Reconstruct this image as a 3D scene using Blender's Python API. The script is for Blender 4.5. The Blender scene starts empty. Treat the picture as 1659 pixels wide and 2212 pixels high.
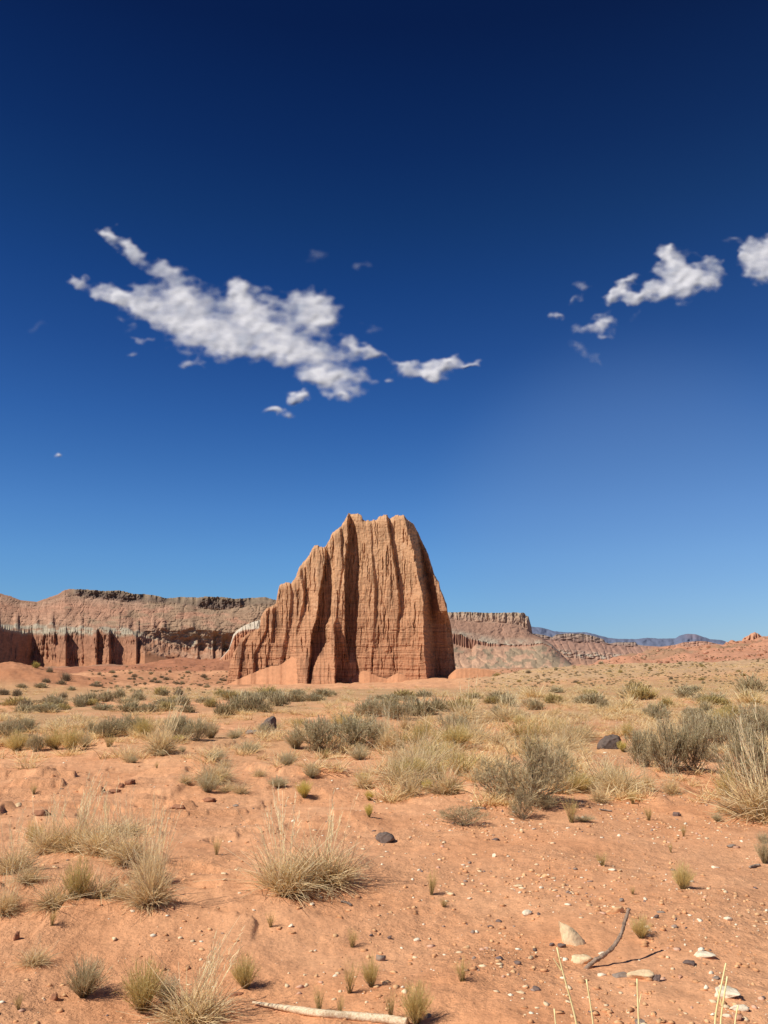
import bpy, math, random
import numpy as np
from mathutils import Vector, Matrix

random.seed(7)
RNG = np.random.default_rng(11)
scene = bpy.context.scene
COL = scene.collection

# ------------------------------------------------------------------ camera
F_PX, W_PX, H_PX = 857.0, 768.0, 1024.0
EYE = 1.6
PITCH = math.atan((670.0 - 512.0) / F_PX)
K = 768.0 / 1659.0                      # survey units (1659 wide) -> pixels
cam_data = bpy.data.cameras.new("camera")
cam_data.sensor_fit = 'VERTICAL'
cam_data.sensor_height = 24.0
cam_data.lens = F_PX / H_PX * 24.0
cam_data.clip_start = 0.05
cam_data.clip_end = 60000.0
cam = bpy.data.objects.new("camera", cam_data)
COL.objects.link(cam)
cam.location = (0, 0, EYE)
cam.rotation_euler = (math.pi / 2 + PITCH, 0, 0)
scene.camera = cam
CP, SP = math.cos(PITCH), math.sin(PITCH)


def slopes(fx, fy):
    """survey reading -> (X/Y, (Z-EYE)/Y) of the sight line"""
    u = (np.asarray(fx, float) * K - W_PX / 2) / F_PX
    v = (H_PX / 2 - np.asarray(fy, float) * K) / F_PX
    dy = CP - v * SP
    return u / dy, (SP + v * CP) / dy


def pt(fx, fy, Y):
    a, b = slopes(fx, fy)
    Y = np.asarray(Y, float)
    return a * Y, Y + 0 * a, EYE + b * Y


# ------------------------------------------------------------------ noise
def _h(ix, iy, seed):
    n = (ix.astype(np.int64) * 374761393 + iy.astype(np.int64) * 668265263 + seed * 974634777) & 0xFFFFFFFF
    n = ((n ^ (n >> 13)) * 1274126177) & 0xFFFFFFFF
    n = (n ^ (n >> 16)) & 0xFFFF
    return n * (2 * math.pi / 65536.0)


def noise(x, y, seed=0):
    x = np.asarray(x, float); y = np.asarray(y, float)
    x, y = np.broadcast_arrays(x, y)
    ix = np.floor(x); iy = np.floor(y)
    fx = x - ix; fy = y - iy
    sx = fx * fx * fx * (fx * (fx * 6 - 15) + 10); sy = fy * fy * fy * (fy * (fy * 6 - 15) + 10)
    def g(dx, dy):
        t = _h(ix + dx, iy + dy, seed)
        return np.cos(t) * (fx - dx) + np.sin(t) * (fy - dy)
    a = g(0, 0); b = g(1, 0); c = g(0, 1); d = g(1, 1)
    return 1.5 * ((a + (b - a) * sx) * (1 - sy) + (c + (d - c) * sx) * sy)


def fbm(x, y, octv=4, seed=0, gain=0.5, lac=2.03):
    s = 0; amp = 1.0; f = 1.0
    for o in range(octv):
        s = s + amp * noise(np.asarray(x) * f + o * 17.3, np.asarray(y) * f - o * 9.1, seed + o)
        amp *= gain; f *= lac
    return s


def ss(a, b, x):
    t = np.clip((np.asarray(x, float) - a) / (b - a), 0, 1)
    return t * t * (3 - 2 * t)


def lerp(a, b, t):
    return a + (b - a) * t


def poly(x, pts):
    p = np.asarray(pts, float)
    return np.interp(x, p[:, 0], p[:, 1])


# ------------------------------------------------------------------ mesh helpers
def mesh_np(name, V, Fc, cols=None, tone=None, smooth=False, attr=None):
    """V (n,3); Fc list of (m,k) index arrays"""
    me = bpy.data.meshes.new(name)
    V = np.ascontiguousarray(V, dtype=np.float32)
    me.vertices.add(len(V)); me.vertices.foreach_set("co", V.ravel())
    if not isinstance(Fc, list):
        Fc = [Fc]
    Fc = [np.asarray(f, dtype=np.int32) for f in Fc if len(f)]
    loops = np.concatenate([f.ravel() for f in Fc])
    tot = np.concatenate([np.full(len(f), f.shape[1], np.int32) for f in Fc])
    start = np.concatenate([[0], np.cumsum(tot)[:-1]]).astype(np.int32)
    me.loops.add(len(loops)); me.loops.foreach_set("vertex_index", loops)
    me.polygons.add(len(tot)); me.polygons.foreach_set("loop_start", start)
    if smooth:
        me.polygons.foreach_set("use_smooth", np.ones(len(tot), bool))
    me.update(calc_edges=True)
    if cols is not None:
        at = me.attributes.new("tint", 'FLOAT_COLOR', 'POINT')
        c = np.ones((len(V), 4), np.float32); c[:, :3] = cols
        at.data.foreach_set("color", c.ravel())
    if tone is not None:
        at = me.attributes.new("tone", 'FLOAT', 'POINT')
        at.data.foreach_set("value", np.ascontiguousarray(tone, np.float32))
    for k, v in (attr or {}).items():
        at = me.attributes.new(k, 'FLOAT', 'POINT')
        at.data.foreach_set("value", np.ascontiguousarray(v, np.float32))
    return me


def link(name, me, mat=None, parent=None):
    o = bpy.data.objects.new(name, me)
    COL.objects.link(o)
    if mat is not None and me is not None:
        me.materials.append(mat)
    if parent is not None:
        o.parent = parent
    return o


def tag(o, label=None, cat=None, group=None, kind=None):
    if label: o["label"] = label
    if cat: o["category"] = cat
    if group: o["group"] = group
    if kind: o["kind"] = kind
    return o


def empty(name, loc):
    o = bpy.data.objects.new(name, None)
    COL.objects.link(o)
    o.empty_display_size = 0.2
    o.location = loc
    return o


def gridfaces(r, c, keep=None):
    i = np.arange(r * c).reshape(r, c)
    f = np.stack([i[:-1, :-1], i[:-1, 1:], i[1:, 1:], i[1:, :-1]], -1).reshape(-1, 4)
    if keep is not None:
        f = f[keep.ravel()]
    return f


# ------------------------------------------------------------------ material helpers
class NT:
    def __init__(s, name):
        s.m = bpy.data.materials.new(name); s.m.use_nodes = True
        s.t = s.m.node_tree; s.t.nodes.clear()
        s.out = s.t.nodes.new('ShaderNodeOutputMaterial')

    def n(s, typ, **kw):
        nd = s.t.nodes.new(typ)
        for k, v in kw.items():
            if k.startswith('_'):
                setattr(nd, k[1:], v)
            else:
                key = k.replace('__', ' ')
                if hasattr(v, 'is_output') or isinstance(v, bpy.types.NodeSocket):
                    s.t.links.new(v, nd.inputs[key])
                else:
                    nd.inputs[key].default_value = v
        return nd

    def math(s, op, a, b=None, c=None, clamp=False):
        nd = s.t.nodes.new('ShaderNodeMath'); nd.operation = op; nd.use_clamp = clamp
        for i, v in enumerate((a, b, c)):
            if v is None: continue
            if isinstance(v, (int, float)): nd.inputs[i].default_value = v
            else: s.t.links.new(v, nd.inputs[i])
        return nd.outputs[0]

    def mix(s, fac, a, b, blend='MIX'):
        nd = s.t.nodes.new('ShaderNodeMix'); nd.data_type = 'RGBA'; nd.blend_type = blend
        for sock, v in ((nd.inputs[0], fac), (nd.inputs[6], a), (nd.inputs[7], b)):
            if isinstance(v, (int, float)): sock.default_value = v
            elif isinstance(v, (tuple, list)): sock.default_value = (*v[:3], 1)
            else: s.t.links.new(v, sock)
        return nd.outputs[2]

    def coords(s, scale=(1, 1, 1)):
        tc = s.t.nodes.new('ShaderNodeTexCoord'); mp = s.t.nodes.new('ShaderNodeMapping')
        mp.inputs['Scale'].default_value = scale
        s.t.links.new(tc.outputs['Object'], mp.inputs['Vector'])
        return mp.outputs[0]

    def noise(s, vec, scale, detail=4, rough=0.55, dist=0.0):
        nd = s.t.nodes.new('ShaderNodeTexNoise')
        s.t.links.new(vec, nd.inputs['Vector'])
        nd.inputs['Scale'].default_value = scale; nd.inputs['Detail'].default_value = detail
        nd.inputs['Roughness'].default_value = rough; nd.inputs['Distortion'].default_value = dist
        return nd.outputs['Fac']

    def ramp(s, fac, stops, interp='LINEAR'):
        nd = s.t.nodes.new('ShaderNodeValToRGB'); cr = nd.color_ramp; cr.interpolation = interp
        while len(cr.elements) < len(stops): cr.elements.new(0.5)
        for e, (p, c) in zip(cr.elements, stops):
            e.position = p; e.color = (*c[:3], 1) if not isinstance(c, (int, float)) else (c, c, c, 1)
        s.t.links.new(fac, nd.inputs[0])
        return nd.outputs[0]

    def attr(s, name):
        nd = s.t.nodes.new('ShaderNodeAttribute'); nd.attribute_name = name
        return nd

    def bump(s, h, strength, dist, normal=None):
        nd = s.t.nodes.new('ShaderNodeBump')
        nd.inputs['Strength'].default_value = strength; nd.inputs['Distance'].default_value = dist
        s.t.links.new(h, nd.inputs['Height'])
        if normal is not None: s.t.links.new(normal, nd.inputs['Normal'])
        return nd.outputs[0]

    def diffuse(s, color, normal=None, rough=0.9):
        nd = s.t.nodes.new('ShaderNodeBsdfPrincipled')
        nd.inputs['Roughness'].default_value = rough
        nd.inputs['Specular IOR Level'].default_value = 0.12
        if isinstance(color, (tuple, list)): nd.inputs['Base Color'].default_value = (*color[:3], 1)
        else: s.t.links.new(color, nd.inputs['Base Color'])
        if normal is not None: s.t.links.new(normal, nd.inputs['Normal'])
        return nd.outputs[0]

    def done(s, shader):
        s.t.links.new(shader, s.out.inputs['Surface']); return s.m


def rock_mat(name, stretch=(1, 1, 1), s1=0.2, s2=1.5, bump_d=0.5, amount=0.35):
    t = NT(name)
    base = t.attr("tint").outputs['Color']
    v = t.coords(stretch)
    a = t.noise(v, s1, 6, 0.62); b = t.noise(v, s2, 4, 0.6)
    k = t.ramp(t.math('ADD', t.math('MULTIPLY', a, 0.6), t.math('MULTIPLY', b, 0.4)),
               [(0.30, 1 - amount), (0.5, 1.0), (0.72, 1 + amount * 0.6)])
    c = t.mix(1.0, base, k, 'MULTIPLY')
    nrm = t.bump(t.math('ADD', a, t.math('MULTIPLY', b, 0.4)), 0.6, bump_d)
    return t.done(t.diffuse(c, nrm))


# ------------------------------------------------------------------ light and sky
SUN_EL = math.radians(46); SUN_AZ = math.radians(28)      # azimuth: behind the left shoulder
SUN_DIR = Vector((-math.cos(SUN_EL) * math.cos(SUN_AZ), -math.cos(SUN_EL) * math.sin(SUN_AZ), math.sin(SUN_EL)))
sd = bpy.data.lights.new("sun", 'SUN'); sd.energy = 4.9; sd.angle = math.radians(0.53); sd.color = (1.0, 0.955, 0.88)
sun = bpy.data.objects.new("sun", sd); COL.objects.link(sun)
sun.rotation_euler = SUN_DIR.to_track_quat('Z', 'Y').to_euler()
sun.location = SUN_DIR * 300

world = bpy.data.worlds.new("World"); scene.world = world; world.use_nodes = True
wt = world.node_tree; wt.nodes.clear()
def wn(t): return wt.nodes.new(t)
wout = wn('ShaderNodeOutputWorld'); bg = wn('ShaderNodeBackground')
sky = wn('ShaderNodeTexSky'); sky.sky_type = 'NISHITA'; sky.sun_disc = False
sky.sun_elevation = SUN_EL
sky.sun_rotation = math.atan2(SUN_DIR.x, SUN_DIR.y) % (2 * math.pi)
sky.altitude = 1800; sky.air_density = 1.0; sky.dust_density = 0.6; sky.ozone_density = 2.0
tc = wn('ShaderNodeTexCoord'); sep = wn('ShaderNodeSeparateXYZ')
wt.links.new(tc.outputs['Generated'], sep.inputs[0])
grade = wn('ShaderNodeValToRGB')
SKY_STOPS = [(0.0, (0.4292, 0.6762, 0.9505)), (0.0242, (0.4292, 0.6762, 0.9505)), (0.0758, (0.4436, 0.7307, 1.0214)), (0.1278, (0.4268, 0.7489, 1.0799)), (0.1797, (0.3682, 0.6924, 1.072)), (0.2311, (0.2826, 0.599, 1.0)), (0.2816, (0.2135, 0.5096, 0.9364)), (0.3547, (0.1437, 0.3879, 0.7956)), (0.4237, (0.0973, 0.3119, 0.6776)), (0.4878, (0.0735, 0.2498, 0.5425)), (0.5466, (0.0534, 0.1858, 0.4515)), (0.5997, (0.0428, 0.1459, 0.378)), (0.6428, (0.0368, 0.1133, 0.3094)), (1.0, (0.0294, 0.0906, 0.2475))]
gr = grade.color_ramp
while len(gr.elements) < len(SKY_STOPS): gr.elements.new(0.5)
for e, (p, c) in zip(gr.elements, SKY_STOPS):
    e.position = p; e.color = (*c, 1)
wt.links.new(sep.outputs[2], grade.inputs[0])
# the air is paler towards the right of the view
side = wn('ShaderNodeMapRange'); side.inputs[1].default_value = -0.05; side.inputs[2].default_value = 0.42
side.interpolation_type = 'SMOOTHSTEP'
wt.links.new(sep.outputs[0], side.inputs[0])
pale = wn('ShaderNodeMix'); pale.data_type = 'RGBA'; pale.blend_type = 'MULTIPLY'
wt.links.new(side.outputs[0], pale.inputs[0]); pale.inputs[7].default_value = (1.36, 1.10, 0.99, 1)
wt.links.new(grade.outputs[0], pale.inputs[6])
mul = wn('ShaderNodeMix'); mul.data_type = 'RGBA'; mul.blend_type = 'MULTIPLY'; mul.inputs[0].default_value = 1.0
wt.links.new(sky.outputs[0], mul.inputs[6]); wt.links.new(pale.outputs[2], mul.inputs[7])
# a thin veil of dust low in the sky to the right of the tower
dust = wn('ShaderNodeVectorMath'); dust.operation = 'DOT_PRODUCT'
wt.links.new(tc.outputs['Generated'], dust.inputs[0])
_u, _v = slopes(1380, 1190); _d = Vector((float(_u), 1.0, float(_v))).normalized(); dust.inputs[1].default_value = _d
dm = wn('ShaderNodeMapRange'); dm.interpolation_type = 'SMOOTHERSTEP'; dm.inputs[1].default_value = math.cos(math.radians(16)); dm.inputs[2].default_value = 1.0; dm.inputs[4].default_value = 0.22
wt.links.new(dust.outputs['Value'], dm.inputs[0])
veil = wn('ShaderNodeMix'); veil.data_type = 'RGBA'
wt.links.new(dm.outputs[0], veil.inputs[0]); wt.links.new(mul.outputs[2], veil.inputs[6]); veil.inputs[7].default_value = (1.7, 3.0, 5.7, 1)
wt.links.new(veil.outputs[2], bg.inputs[0]); bg.inputs[1].default_value = 0.1
wt.links.new(bg.outputs[0], wout.inputs[0])
scene.view_settings.view_transform = 'Standard'; scene.view_settings.look = 'None'
scene.view_settings.exposure = 0.0; scene.view_settings.gamma = 1.0
scene.cycles.max_bounces = 8
scene.cycles.transparent_max_bounces = 24

# ================================================================== GROUND
SAND = np.array([0.735, 0.378, 0.192]); STRAW = np.array([0.50, 0.33, 0.16]); PINK = np.array([0.50, 0.255, 0.14])
GREYG = np.array([0.29, 0.225, 0.13]); TANH = np.array([0.56, 0.375, 0.205]); RUST = np.array([0.40, 0.17, 0.085])
# survey of the mid distance: ground height read along sight lines at a set of distances
GROWS = [
    (57, [(0, 1520), (300, 1512), (800, 1511), (1200, 1511), (1659, 1506)]),
    (110, [(0, 1508), (120, 1506), (300, 1494), (700, 1490), (1000, 1490), (1200, 1486), (1659, 1470)]),
    (150, [(0, 1428), (30, 1427), (60, 1431), (100, 1441), (140, 1450), (190, 1462), (260, 1474), (400, 1484), (700, 1487), (1000, 1484), (1100, 1476), (1200, 1466), (1350, 1458), (1659, 1440)]),
    (200, [(0, 1442), (140, 1464), (300, 1474), (500, 1482), (700, 1484), (980, 1478), (1060, 1462), (1130, 1446), (1200, 1436), (1300, 1431), (1450, 1429), (1659, 1422)]),
    (265, [(0, 1460), (300, 1470), (500, 1482), (985, 1474), (1060, 1470), (1150, 1464), (1300, 1456), (1659, 1442)]),
    (330, [(0, 1464), (300, 1466), (480, 1480), (700, 1482), (985, 1464), (1060, 1463), (1250, 1456), (1659, 1436)]),
    (420, [(0, 1456), (220, 1452), (300, 1448), (480, 1452), (985, 1456), (1080, 1454), (1250, 1450), (1330, 1440), (1400, 1430), (1480, 1420), (1560, 1412), (1659, 1404)]),
    (560, [(0, 1449), (220, 1446), (300, 1436), (370, 1422), (480, 1422), (700, 1440), (985, 1448), (1150, 1447), (1270, 1443), (1310, 1432), (1340, 1424), (1400, 1411), (1450, 1404), (1500, 1401), (1540, 1396), (1600, 1389), (1650, 1380), (1700, 1376)]),
    (700, [(0, 1447), (300, 1438), (480, 1424), (985, 1448), (1250, 1446), (1400, 1432), (1659, 1400)]),
    (1100, [(0, 1444), (480, 1432), (985, 1445), (1659, 1440)]),
    (20000, [(0, 1446), (1659, 1446)]),
]
G_A = np.concatenate([-np.geomspace(7, 0.56, 26)[:-1], np.linspace(-0.55, 0.55, 940), np.geomspace(0.56, 7, 26)[1:]])
G_Y = np.concatenate([np.linspace(-24, 1.6, 14)[:-1], np.geomspace(1.6, 60, 470)[:-1], np.geomspace(60, 760, 300)[:-1], np.geomspace(760, 20000, 40)])


def _smooth_rows(Z, lo, sig):
    k = np.arange(-3 * sig, 3 * sig + 1); w = np.exp(-0.5 * (k / sig) ** 2); w /= w.sum()
    P = np.pad(Z, ((len(k) // 2, len(k) // 2), (0, 0)), mode='edge')
    out = sum(w[i] * P[i:i + len(Z)] for i in range(len(k)))
    t = ss(lo, lo + 60, np.arange(len(Z)))[:, None]
    return lerp(Z, out, t)


def _ground():
    A, Y = np.meshgrid(G_A, G_Y)
    G = np.sqrt(Y * Y + 4.0)
    X = A * G
    keyY = [-30.0, 30.0]; keyZ = [np.zeros_like(G_A), np.zeros_like(G_A)]
    for d, track in GROWS:
        fx = np.array([p[0] for p in track], float); fy = np.array([p[1] for p in track], float)
        a, b = slopes(fx, fy)
        z = EYE + b * d
        keyY.append(float(d)); keyZ.append(np.interp(G_A, a, z))
    keyY = np.array(keyY); keyZ = np.array(keyZ)
    Z = np.empty_like(A)
    j = np.clip(np.searchsorted(keyY, G_Y, side='right') - 1, 0, len(keyY) - 2)
    for i, y in enumerate(G_Y):
        t = (y - keyY[j[i]]) / (keyY[j[i] + 1] - keyY[j[i]])
        t = min(max(t, 0.0), 1.0)
        Z[i] = lerp(keyZ[j[i]], keyZ[j[i] + 1], t)
    Z = _smooth_rows(Z, 380, 7)
    return A, X, Y, Z


GA, GX, GYY, GZ = _ground()
NEAR = 1 - ss(40, 90, np.abs(GYY))
# soft swells, then hummocks, then trampled sand
GZ += NEAR * (0.16 * fbm(GX / 9, GYY / 9, 2, 3) * ss(3, 12, GYY) + 0.05 * fbm(GX / 2.2, GYY / 2.2, 3, 5))
GZ += (1 - ss(14, 26, GYY)) * (0.014 * fbm(GX / 0.55, GYY / 0.55, 3, 8) + 0.008 * fbm(GX / 0.16, GYY / 0.16, 3, 21, 0.6))
# crusted little scarps on the left of the foreground
_t = fbm(GX / 2.3 + 3.1, GYY / 1.3, 3, 31)
_reg = (1 - ss(-0.9, 0.2, GX)) * ss(5.0, 6.5, GYY) * (1 - ss(13, 17, GYY))
GZ += _reg * (0.075 * ss(0.30, 0.36, _t + 0.05 * noise(GX / 0.2, GYY / 0.2, 33)) + 0.04 * ss(-0.32, -0.27, _t + 0.05 * noise(GX / 0.2, GYY / 0.2, 34)))
_t2 = fbm(GX / 3.0 + 9.1, GYY / 3.6, 3, 77)
GZ += 0.05 * ss(0.25, 0.32, _t2 + 0.06 * noise(GX / 0.3, GYY / 0.3, 35)) * ss(9, 12, GYY) * (1 - ss(24, 36, GYY))
# rills and gullies on the far slopes
_far = ss(90, 150, GYY) * (1 - ss(700, 1000, GYY))
GZ += _far * GYY * (0.0022 * fbm(GA * 26, np.log(np.maximum(GYY, 1)) * 9, 5, 41, 0.55))
_rock = ss(380, 450, GYY) * (1 - ss(620, 700, GYY)) * ss(0.16, 0.26, GA)
GZ += _rock * 3.4 * np.abs(fbm(GX / 26, GYY / 26, 4, 55))
# banded pink shelf left of the tower
_shelf = ss(410, 440, GYY) * (1 - ss(560, 600, GYY)) * ss(-0.36, -0.30, GA) * (1 - ss(-0.17, -0.13, GA))
_zz = GZ / 1.7 + 0.4 * fbm(GX / 30, GYY / 30, 3, 60)
GZ += _shelf * 0.9 * (ss(0.3, 0.7, _zz - np.floor(_zz)) - (_zz - np.floor(_zz)))
# dry wash with a cut bank on the far left
_wx = slopes(0, 1505)[0]
_bank = (1 - ss(-0.385, -0.335, GA))
_by = 62 + 22 * (GA + 0.45) / 0.1 + 2.0 * noise(GX / 3, GYY / 5, 91)
GZ -= 1.0 * _bank * (1 - ss(0, 1.2, np.abs(GYY - _by + 8) - 8)) * ss(30, 40, GYY)
# mounds that carry the bigger bushes
MOUNDS = [(1140, 1735, 0.16, 0.62), (1480, 1668, 0.14, 0.8), (740, 1612, 0.18, 1.5), (620, 1900, 0.05, 0.5), (1200, 1700, .08, .6),
          (130, 1950, 0.08, 0.8), (240, 1890, 0.06, 0.7), (545, 1540, 0.2, 1.8), (170, 1600, 0.2, 1.6), (860, 1540, 0.2, 2.2)]
for fx, fy, hh, rr in MOUNDS:
    a, b = slopes(fx, fy); yy = -EYE / b
    GZ += hh * np.exp(-((GX - a * yy) ** 2 + (GYY - yy) ** 2) / (rr * rr))


def ground_z(x, y):
    """height of the sheet at world x, y (arrays)"""
    x = np.atleast_1d(np.asarray(x, float)); y = np.atleast_1d(np.asarray(y, float))
    a = x / np.sqrt(y * y + 4.0)
    i = np.clip(np.searchsorted(G_Y, y) - 1, 0, len(G_Y) - 2); j = np.clip(np.searchsorted(G_A, a) - 1, 0, len(G_A) - 2)
    ty = np.clip((y - G_Y[i]) / (G_Y[i + 1] - G_Y[i]), 0, 1); ta = np.clip((a - G_A[j]) / (G_A[j + 1] - G_A[j]), 0, 1)
    return lerp(lerp(GZ[i, j], GZ[i, j + 1], ta), lerp(GZ[i + 1, j], GZ[i + 1, j + 1], ta), ty)


_MY = np.geomspace(2.0, 900, 900)


def on_ground(fx, fy, far=None):
    """first point where the sight line meets the ground sheet"""
    a, b = slopes(fx, fy)
    gz = ground_z(a * _MY, _MY); rz = EYE + b * _MY
    hit = np.nonzero(rz <= gz)[0]
    if len(hit) == 0:
        return None
    k = hit[0]
    if k == 0:
        y = _MY[0]
    else:
        d0 = rz[k - 1] - gz[k - 1]; d1 = rz[k] - gz[k]
        y = lerp(_MY[k - 1], _MY[k], d0 / (d0 - d1))
    return float(a * y), float(y), float(ground_z(a * y, y)[0])


def _ground_cols():
    c = np.broadcast_to(SAND, GX.shape + (3,)).copy()
    def mixin(col, w):
        nonlocal c
        w = np.clip(w, 0, 1)[..., None]; c = c * (1 - w) + np.asarray(col) * w
    patch = fbm(GX / 7, GYY / 9, 4, 101)
    mixin(np.array([0.70, 0.325, 0.15]), ss(-0.1, 0.7, fbm(GX / 3, GYY / 3, 3, 140)) * 0.5 * NEAR)
    mixin(STRAW, ss(12, 24, GYY) * (1 - ss(85, 140, GYY)) * ss(-0.35, 0.5, patch + 0.35 * ss(-0.05, 0.2, GA)) * 0.65)
    mixin(STRAW, ss(50, 66, GYY) * (1 - ss(110, 150, GYY)) * 0.55)
    # right hand hill: tan with scrub, left mound: salmon, rocky hill: pink, shelf: rust bands
    mixin(TANH, ss(120, 150, GYY) * (1 - ss(400, 440, GYY)) * ss(0.06, 0.14, GA) * 0.85)
    mixin(GREYG, ss(190, 240, GYY) * ss(0.12, 0.2, GA) * 0.35 * ss(0, 0.5, fbm(GX / 25, GYY / 25, 4, 7)))
    mixin(np.array([0.56, 0.25, 0.12]), ss(118, 130, GYY) * (1 - ss(300, 340, GYY)) * (1 - ss(-0.335, -0.28, GA)) * 0.9)
    mixin(np.array([0.52, 0.25, 0.125]), ss(150, 200, GYY) * (1 - ss(390, 420, GYY)) * (1 - ss(-0.16, -0.1, GA)) * ss(-0.36, -0.30, GA) * 0.7)
    mixin(np.array([0.58, 0.285, 0.165]), ss(300, 380, GYY) * ss(0.1, 0.18, GA))
    mixin(GREYG * 0.9, ss(400, 450, GYY) * ss(0.1, 0.18, GA) * ss(0.0, 0.35, fbm(GX / 35, GYY / 30, 4, 17)) * 0.55)
    band = 0.5 + 0.5 * np.sin(GZ * 5.2 + 1.3 * fbm(GX / 20, GYY / 20, 3, 19))
    mixin(np.array([0.46, 0.2, 0.105]), ss(410, 440, GYY) * (1 - ss(-0.15, -0.12, GA)))
    mixin(RUST, ss(410, 440, GYY) * (1 - ss(600, 640, GYY)) * (1 - ss(-0.15, -0.12, GA)) * band * 0.55)
    mixin(np.array([0.44, 0.24, 0.14]), ss(650, 760, GYY))
    return c


t = NT("desert_sand")
base = t.attr("tint").outputs['Color']
v = t.coords()
n1 = t.noise(v, 0.9, 6, 0.6); n2 = t.noise(v, 7.0, 5, 0.65); n3 = t.noise(v, 45.0, 4, 0.7); n4 = t.noise(v, 0.08, 5, 0.6)
k = t.ramp(n2, [(0.28, 0.80), (0.5, 1.0), (0.75, 1.13)])
k2 = t.ramp(n3, [(0.30, 0.66), (0.45, 0.97), (0.60, 1.05), (0.72, 1.30)])
k3 = t.ramp(n1, [(0.3, (0.90, 0.84, 0.80)), (0.55, (1.0, 1.0, 1.0)), (0.75, (1.06, 1.10, 1.12))])
k4 = t.ramp(n4, [(0.3, (0.93, 0.90, 0.88)), (0.6, (1.05, 1.06, 1.08))])
c = t.mix(1.0, t.mix(1.0, t.mix(1.0, t.mix(1.0, base, k, 'MULTIPLY'), k2, 'MULTIPLY'), k3, 'MULTIPLY'), k4, 'MULTIPLY')
crust = t.ramp(t.noise(v, 0.55, 4, 0.6), [(0.38, 0.18), (0.62, 1.0)])
nb = t.bump(n2, 0.65, 0.05); nb = t.bump(n3, 0.9, 0.016, nb)
for nd_ in t.t.nodes:
    if nd_.bl_idname == 'ShaderNodeBump': t.t.links.new(crust, nd_.inputs['Strength'])
ground_mat = t.done(t.diffuse(c, nb, 0.95))
ground = link("ground", mesh_np("ground", np.stack([GX, GYY, GZ], -1).reshape(-1, 3), gridfaces(*GX.shape),
                                cols=_ground_cols().reshape(-1, 3), smooth=True), ground_mat)
tag(ground, kind="structure")


# ================================================================== CLIFF SHEETS
def sheet(x0, x1, ncol, rows):
    """rows: (y track, distance track or number, subdivisions to the next row), top row last. Returns survey x, y, distance, row number"""
    xs = np.linspace(x0, x1, ncol)
    ys = [poly(xs, r[0]) for r in rows]
    ds = [poly(xs, r[1]) if isinstance(r[1], list) else np.full(ncol, float(r[1])) for r in rows]
    for i in range(len(rows) - 2, -1, -1):
        ys[i] = np.maximum(ys[i], ys[i + 1])
    X, Yp, D, T = [], [], [], []
    for i in range(len(rows) - 1):
        n = rows[i][2]
        for k in range(n):
            t_ = k / n
            X.append(xs); Yp.append(lerp(ys[i], ys[i + 1], t_)); D.append(lerp(ds[i], ds[i + 1], t_)); T.append(np.full(ncol, i + t_))
    X.append(xs); Yp.append(ys[-1]); D.append(ds[-1]); T.append(np.full(ncol, len(rows) - 1.0))
    return np.array(X), np.array(Yp), np.array(D), np.array(T)


def sheet_mesh(name, X, Yp, D, conv, cols, back=None):
    fx, fy = conv(X, Yp)
    px, py, pz = pt(fx, fy, D)
    P = np.stack([px, py, pz], -1)
    if back:
        last = P[-1]; ext = []; ce = []
        for q, (dy, dz) in enumerate(back):
            r = last.copy(); r[:, 0] *= (r[:, 1] + dy) / r[:, 1]; r[:, 1] += dy; r[:, 2] += dz
            ext.append(r); ce.append(cols[-1])
        P = np.concatenate([P, np.array(ext)]); cols = np.concatenate([cols, np.array(ce)])
    return mesh_np(name, P.reshape(-1, 3), gridfaces(P.shape[0], P.shape[1]), cols=cols.reshape(-1, 3), smooth=False)


def paint(T, stops):
    """colour by row number"""
    p = np.array([s[0] for s in stops], float); c = np.array([s[1] for s in stops], float)
    return np.stack([np.interp(T, p, c[:, i]) for i in range(3)], -1)


def groove(x, y, seed):
    n = np.abs(noise(x, y, seed))
    return -(1 - np.clip(n * 1.6, 0, 1)) ** 3


# ---------------------------------------------------------------- left mesa
cL = lambda x, y: (np.asarray(x) * 0.36769, 1219.9 + np.asarray(y) * 0.36769)
top = [(-140, 175), (0, 170), (60, 185), (120, 208), (215, 218), (250, 205), (330, 180), (380, 148), (430, 142), (500, 145), (620, 155), (700, 150), (780, 168), (900, 178), (980, 195), (1080, 188), (1160, 195), (1200, 186), (1280, 190), (1400, 200), (1500, 192), (1560, 190), (1620, 205), (1800, 200)]
capb = [(-140, 176), (0, 171), (215, 219), (330, 182), (380, 152), (430, 162), (500, 178), (600, 190), (700, 200), (780, 214), (830, 205), (950, 218), (1000, 214), (1100, 228), (1180, 245), (1290, 255), (1400, 240), (1500, 225), (1620, 222), (1800, 225)]
wtop = [(-140, 330), (0, 338), (100, 352), (200, 350), (300, 346), (340, 352), (450, 362), (560, 358), (640, 362), (700, 352), (750, 368), (800, 398), (900, 380), (1000, 388), (1100, 382), (1250, 384), (1350, 400), (1800, 395)]
ctop = [(-140, 355), (0, 362), (60, 388), (120, 400), (200, 402), (330, 404), (450, 396), (540, 402), (580, 372), (640, 396), (700, 412), (760, 400), (800, 412), (900, 432), (1000, 458), (1100, 480), (1200, 486), (1350, 500), (1800, 500)]
cbot = [(-140, 600), (0, 590), (150, 592), (240, 585), (330, 606), (450, 602), (600, 618), (740, 604), (800, 585), (830, 525), (900, 520), (1000, 548), (1100, 556), (1200, 560), (1340, 560), (1800, 560)]
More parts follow.
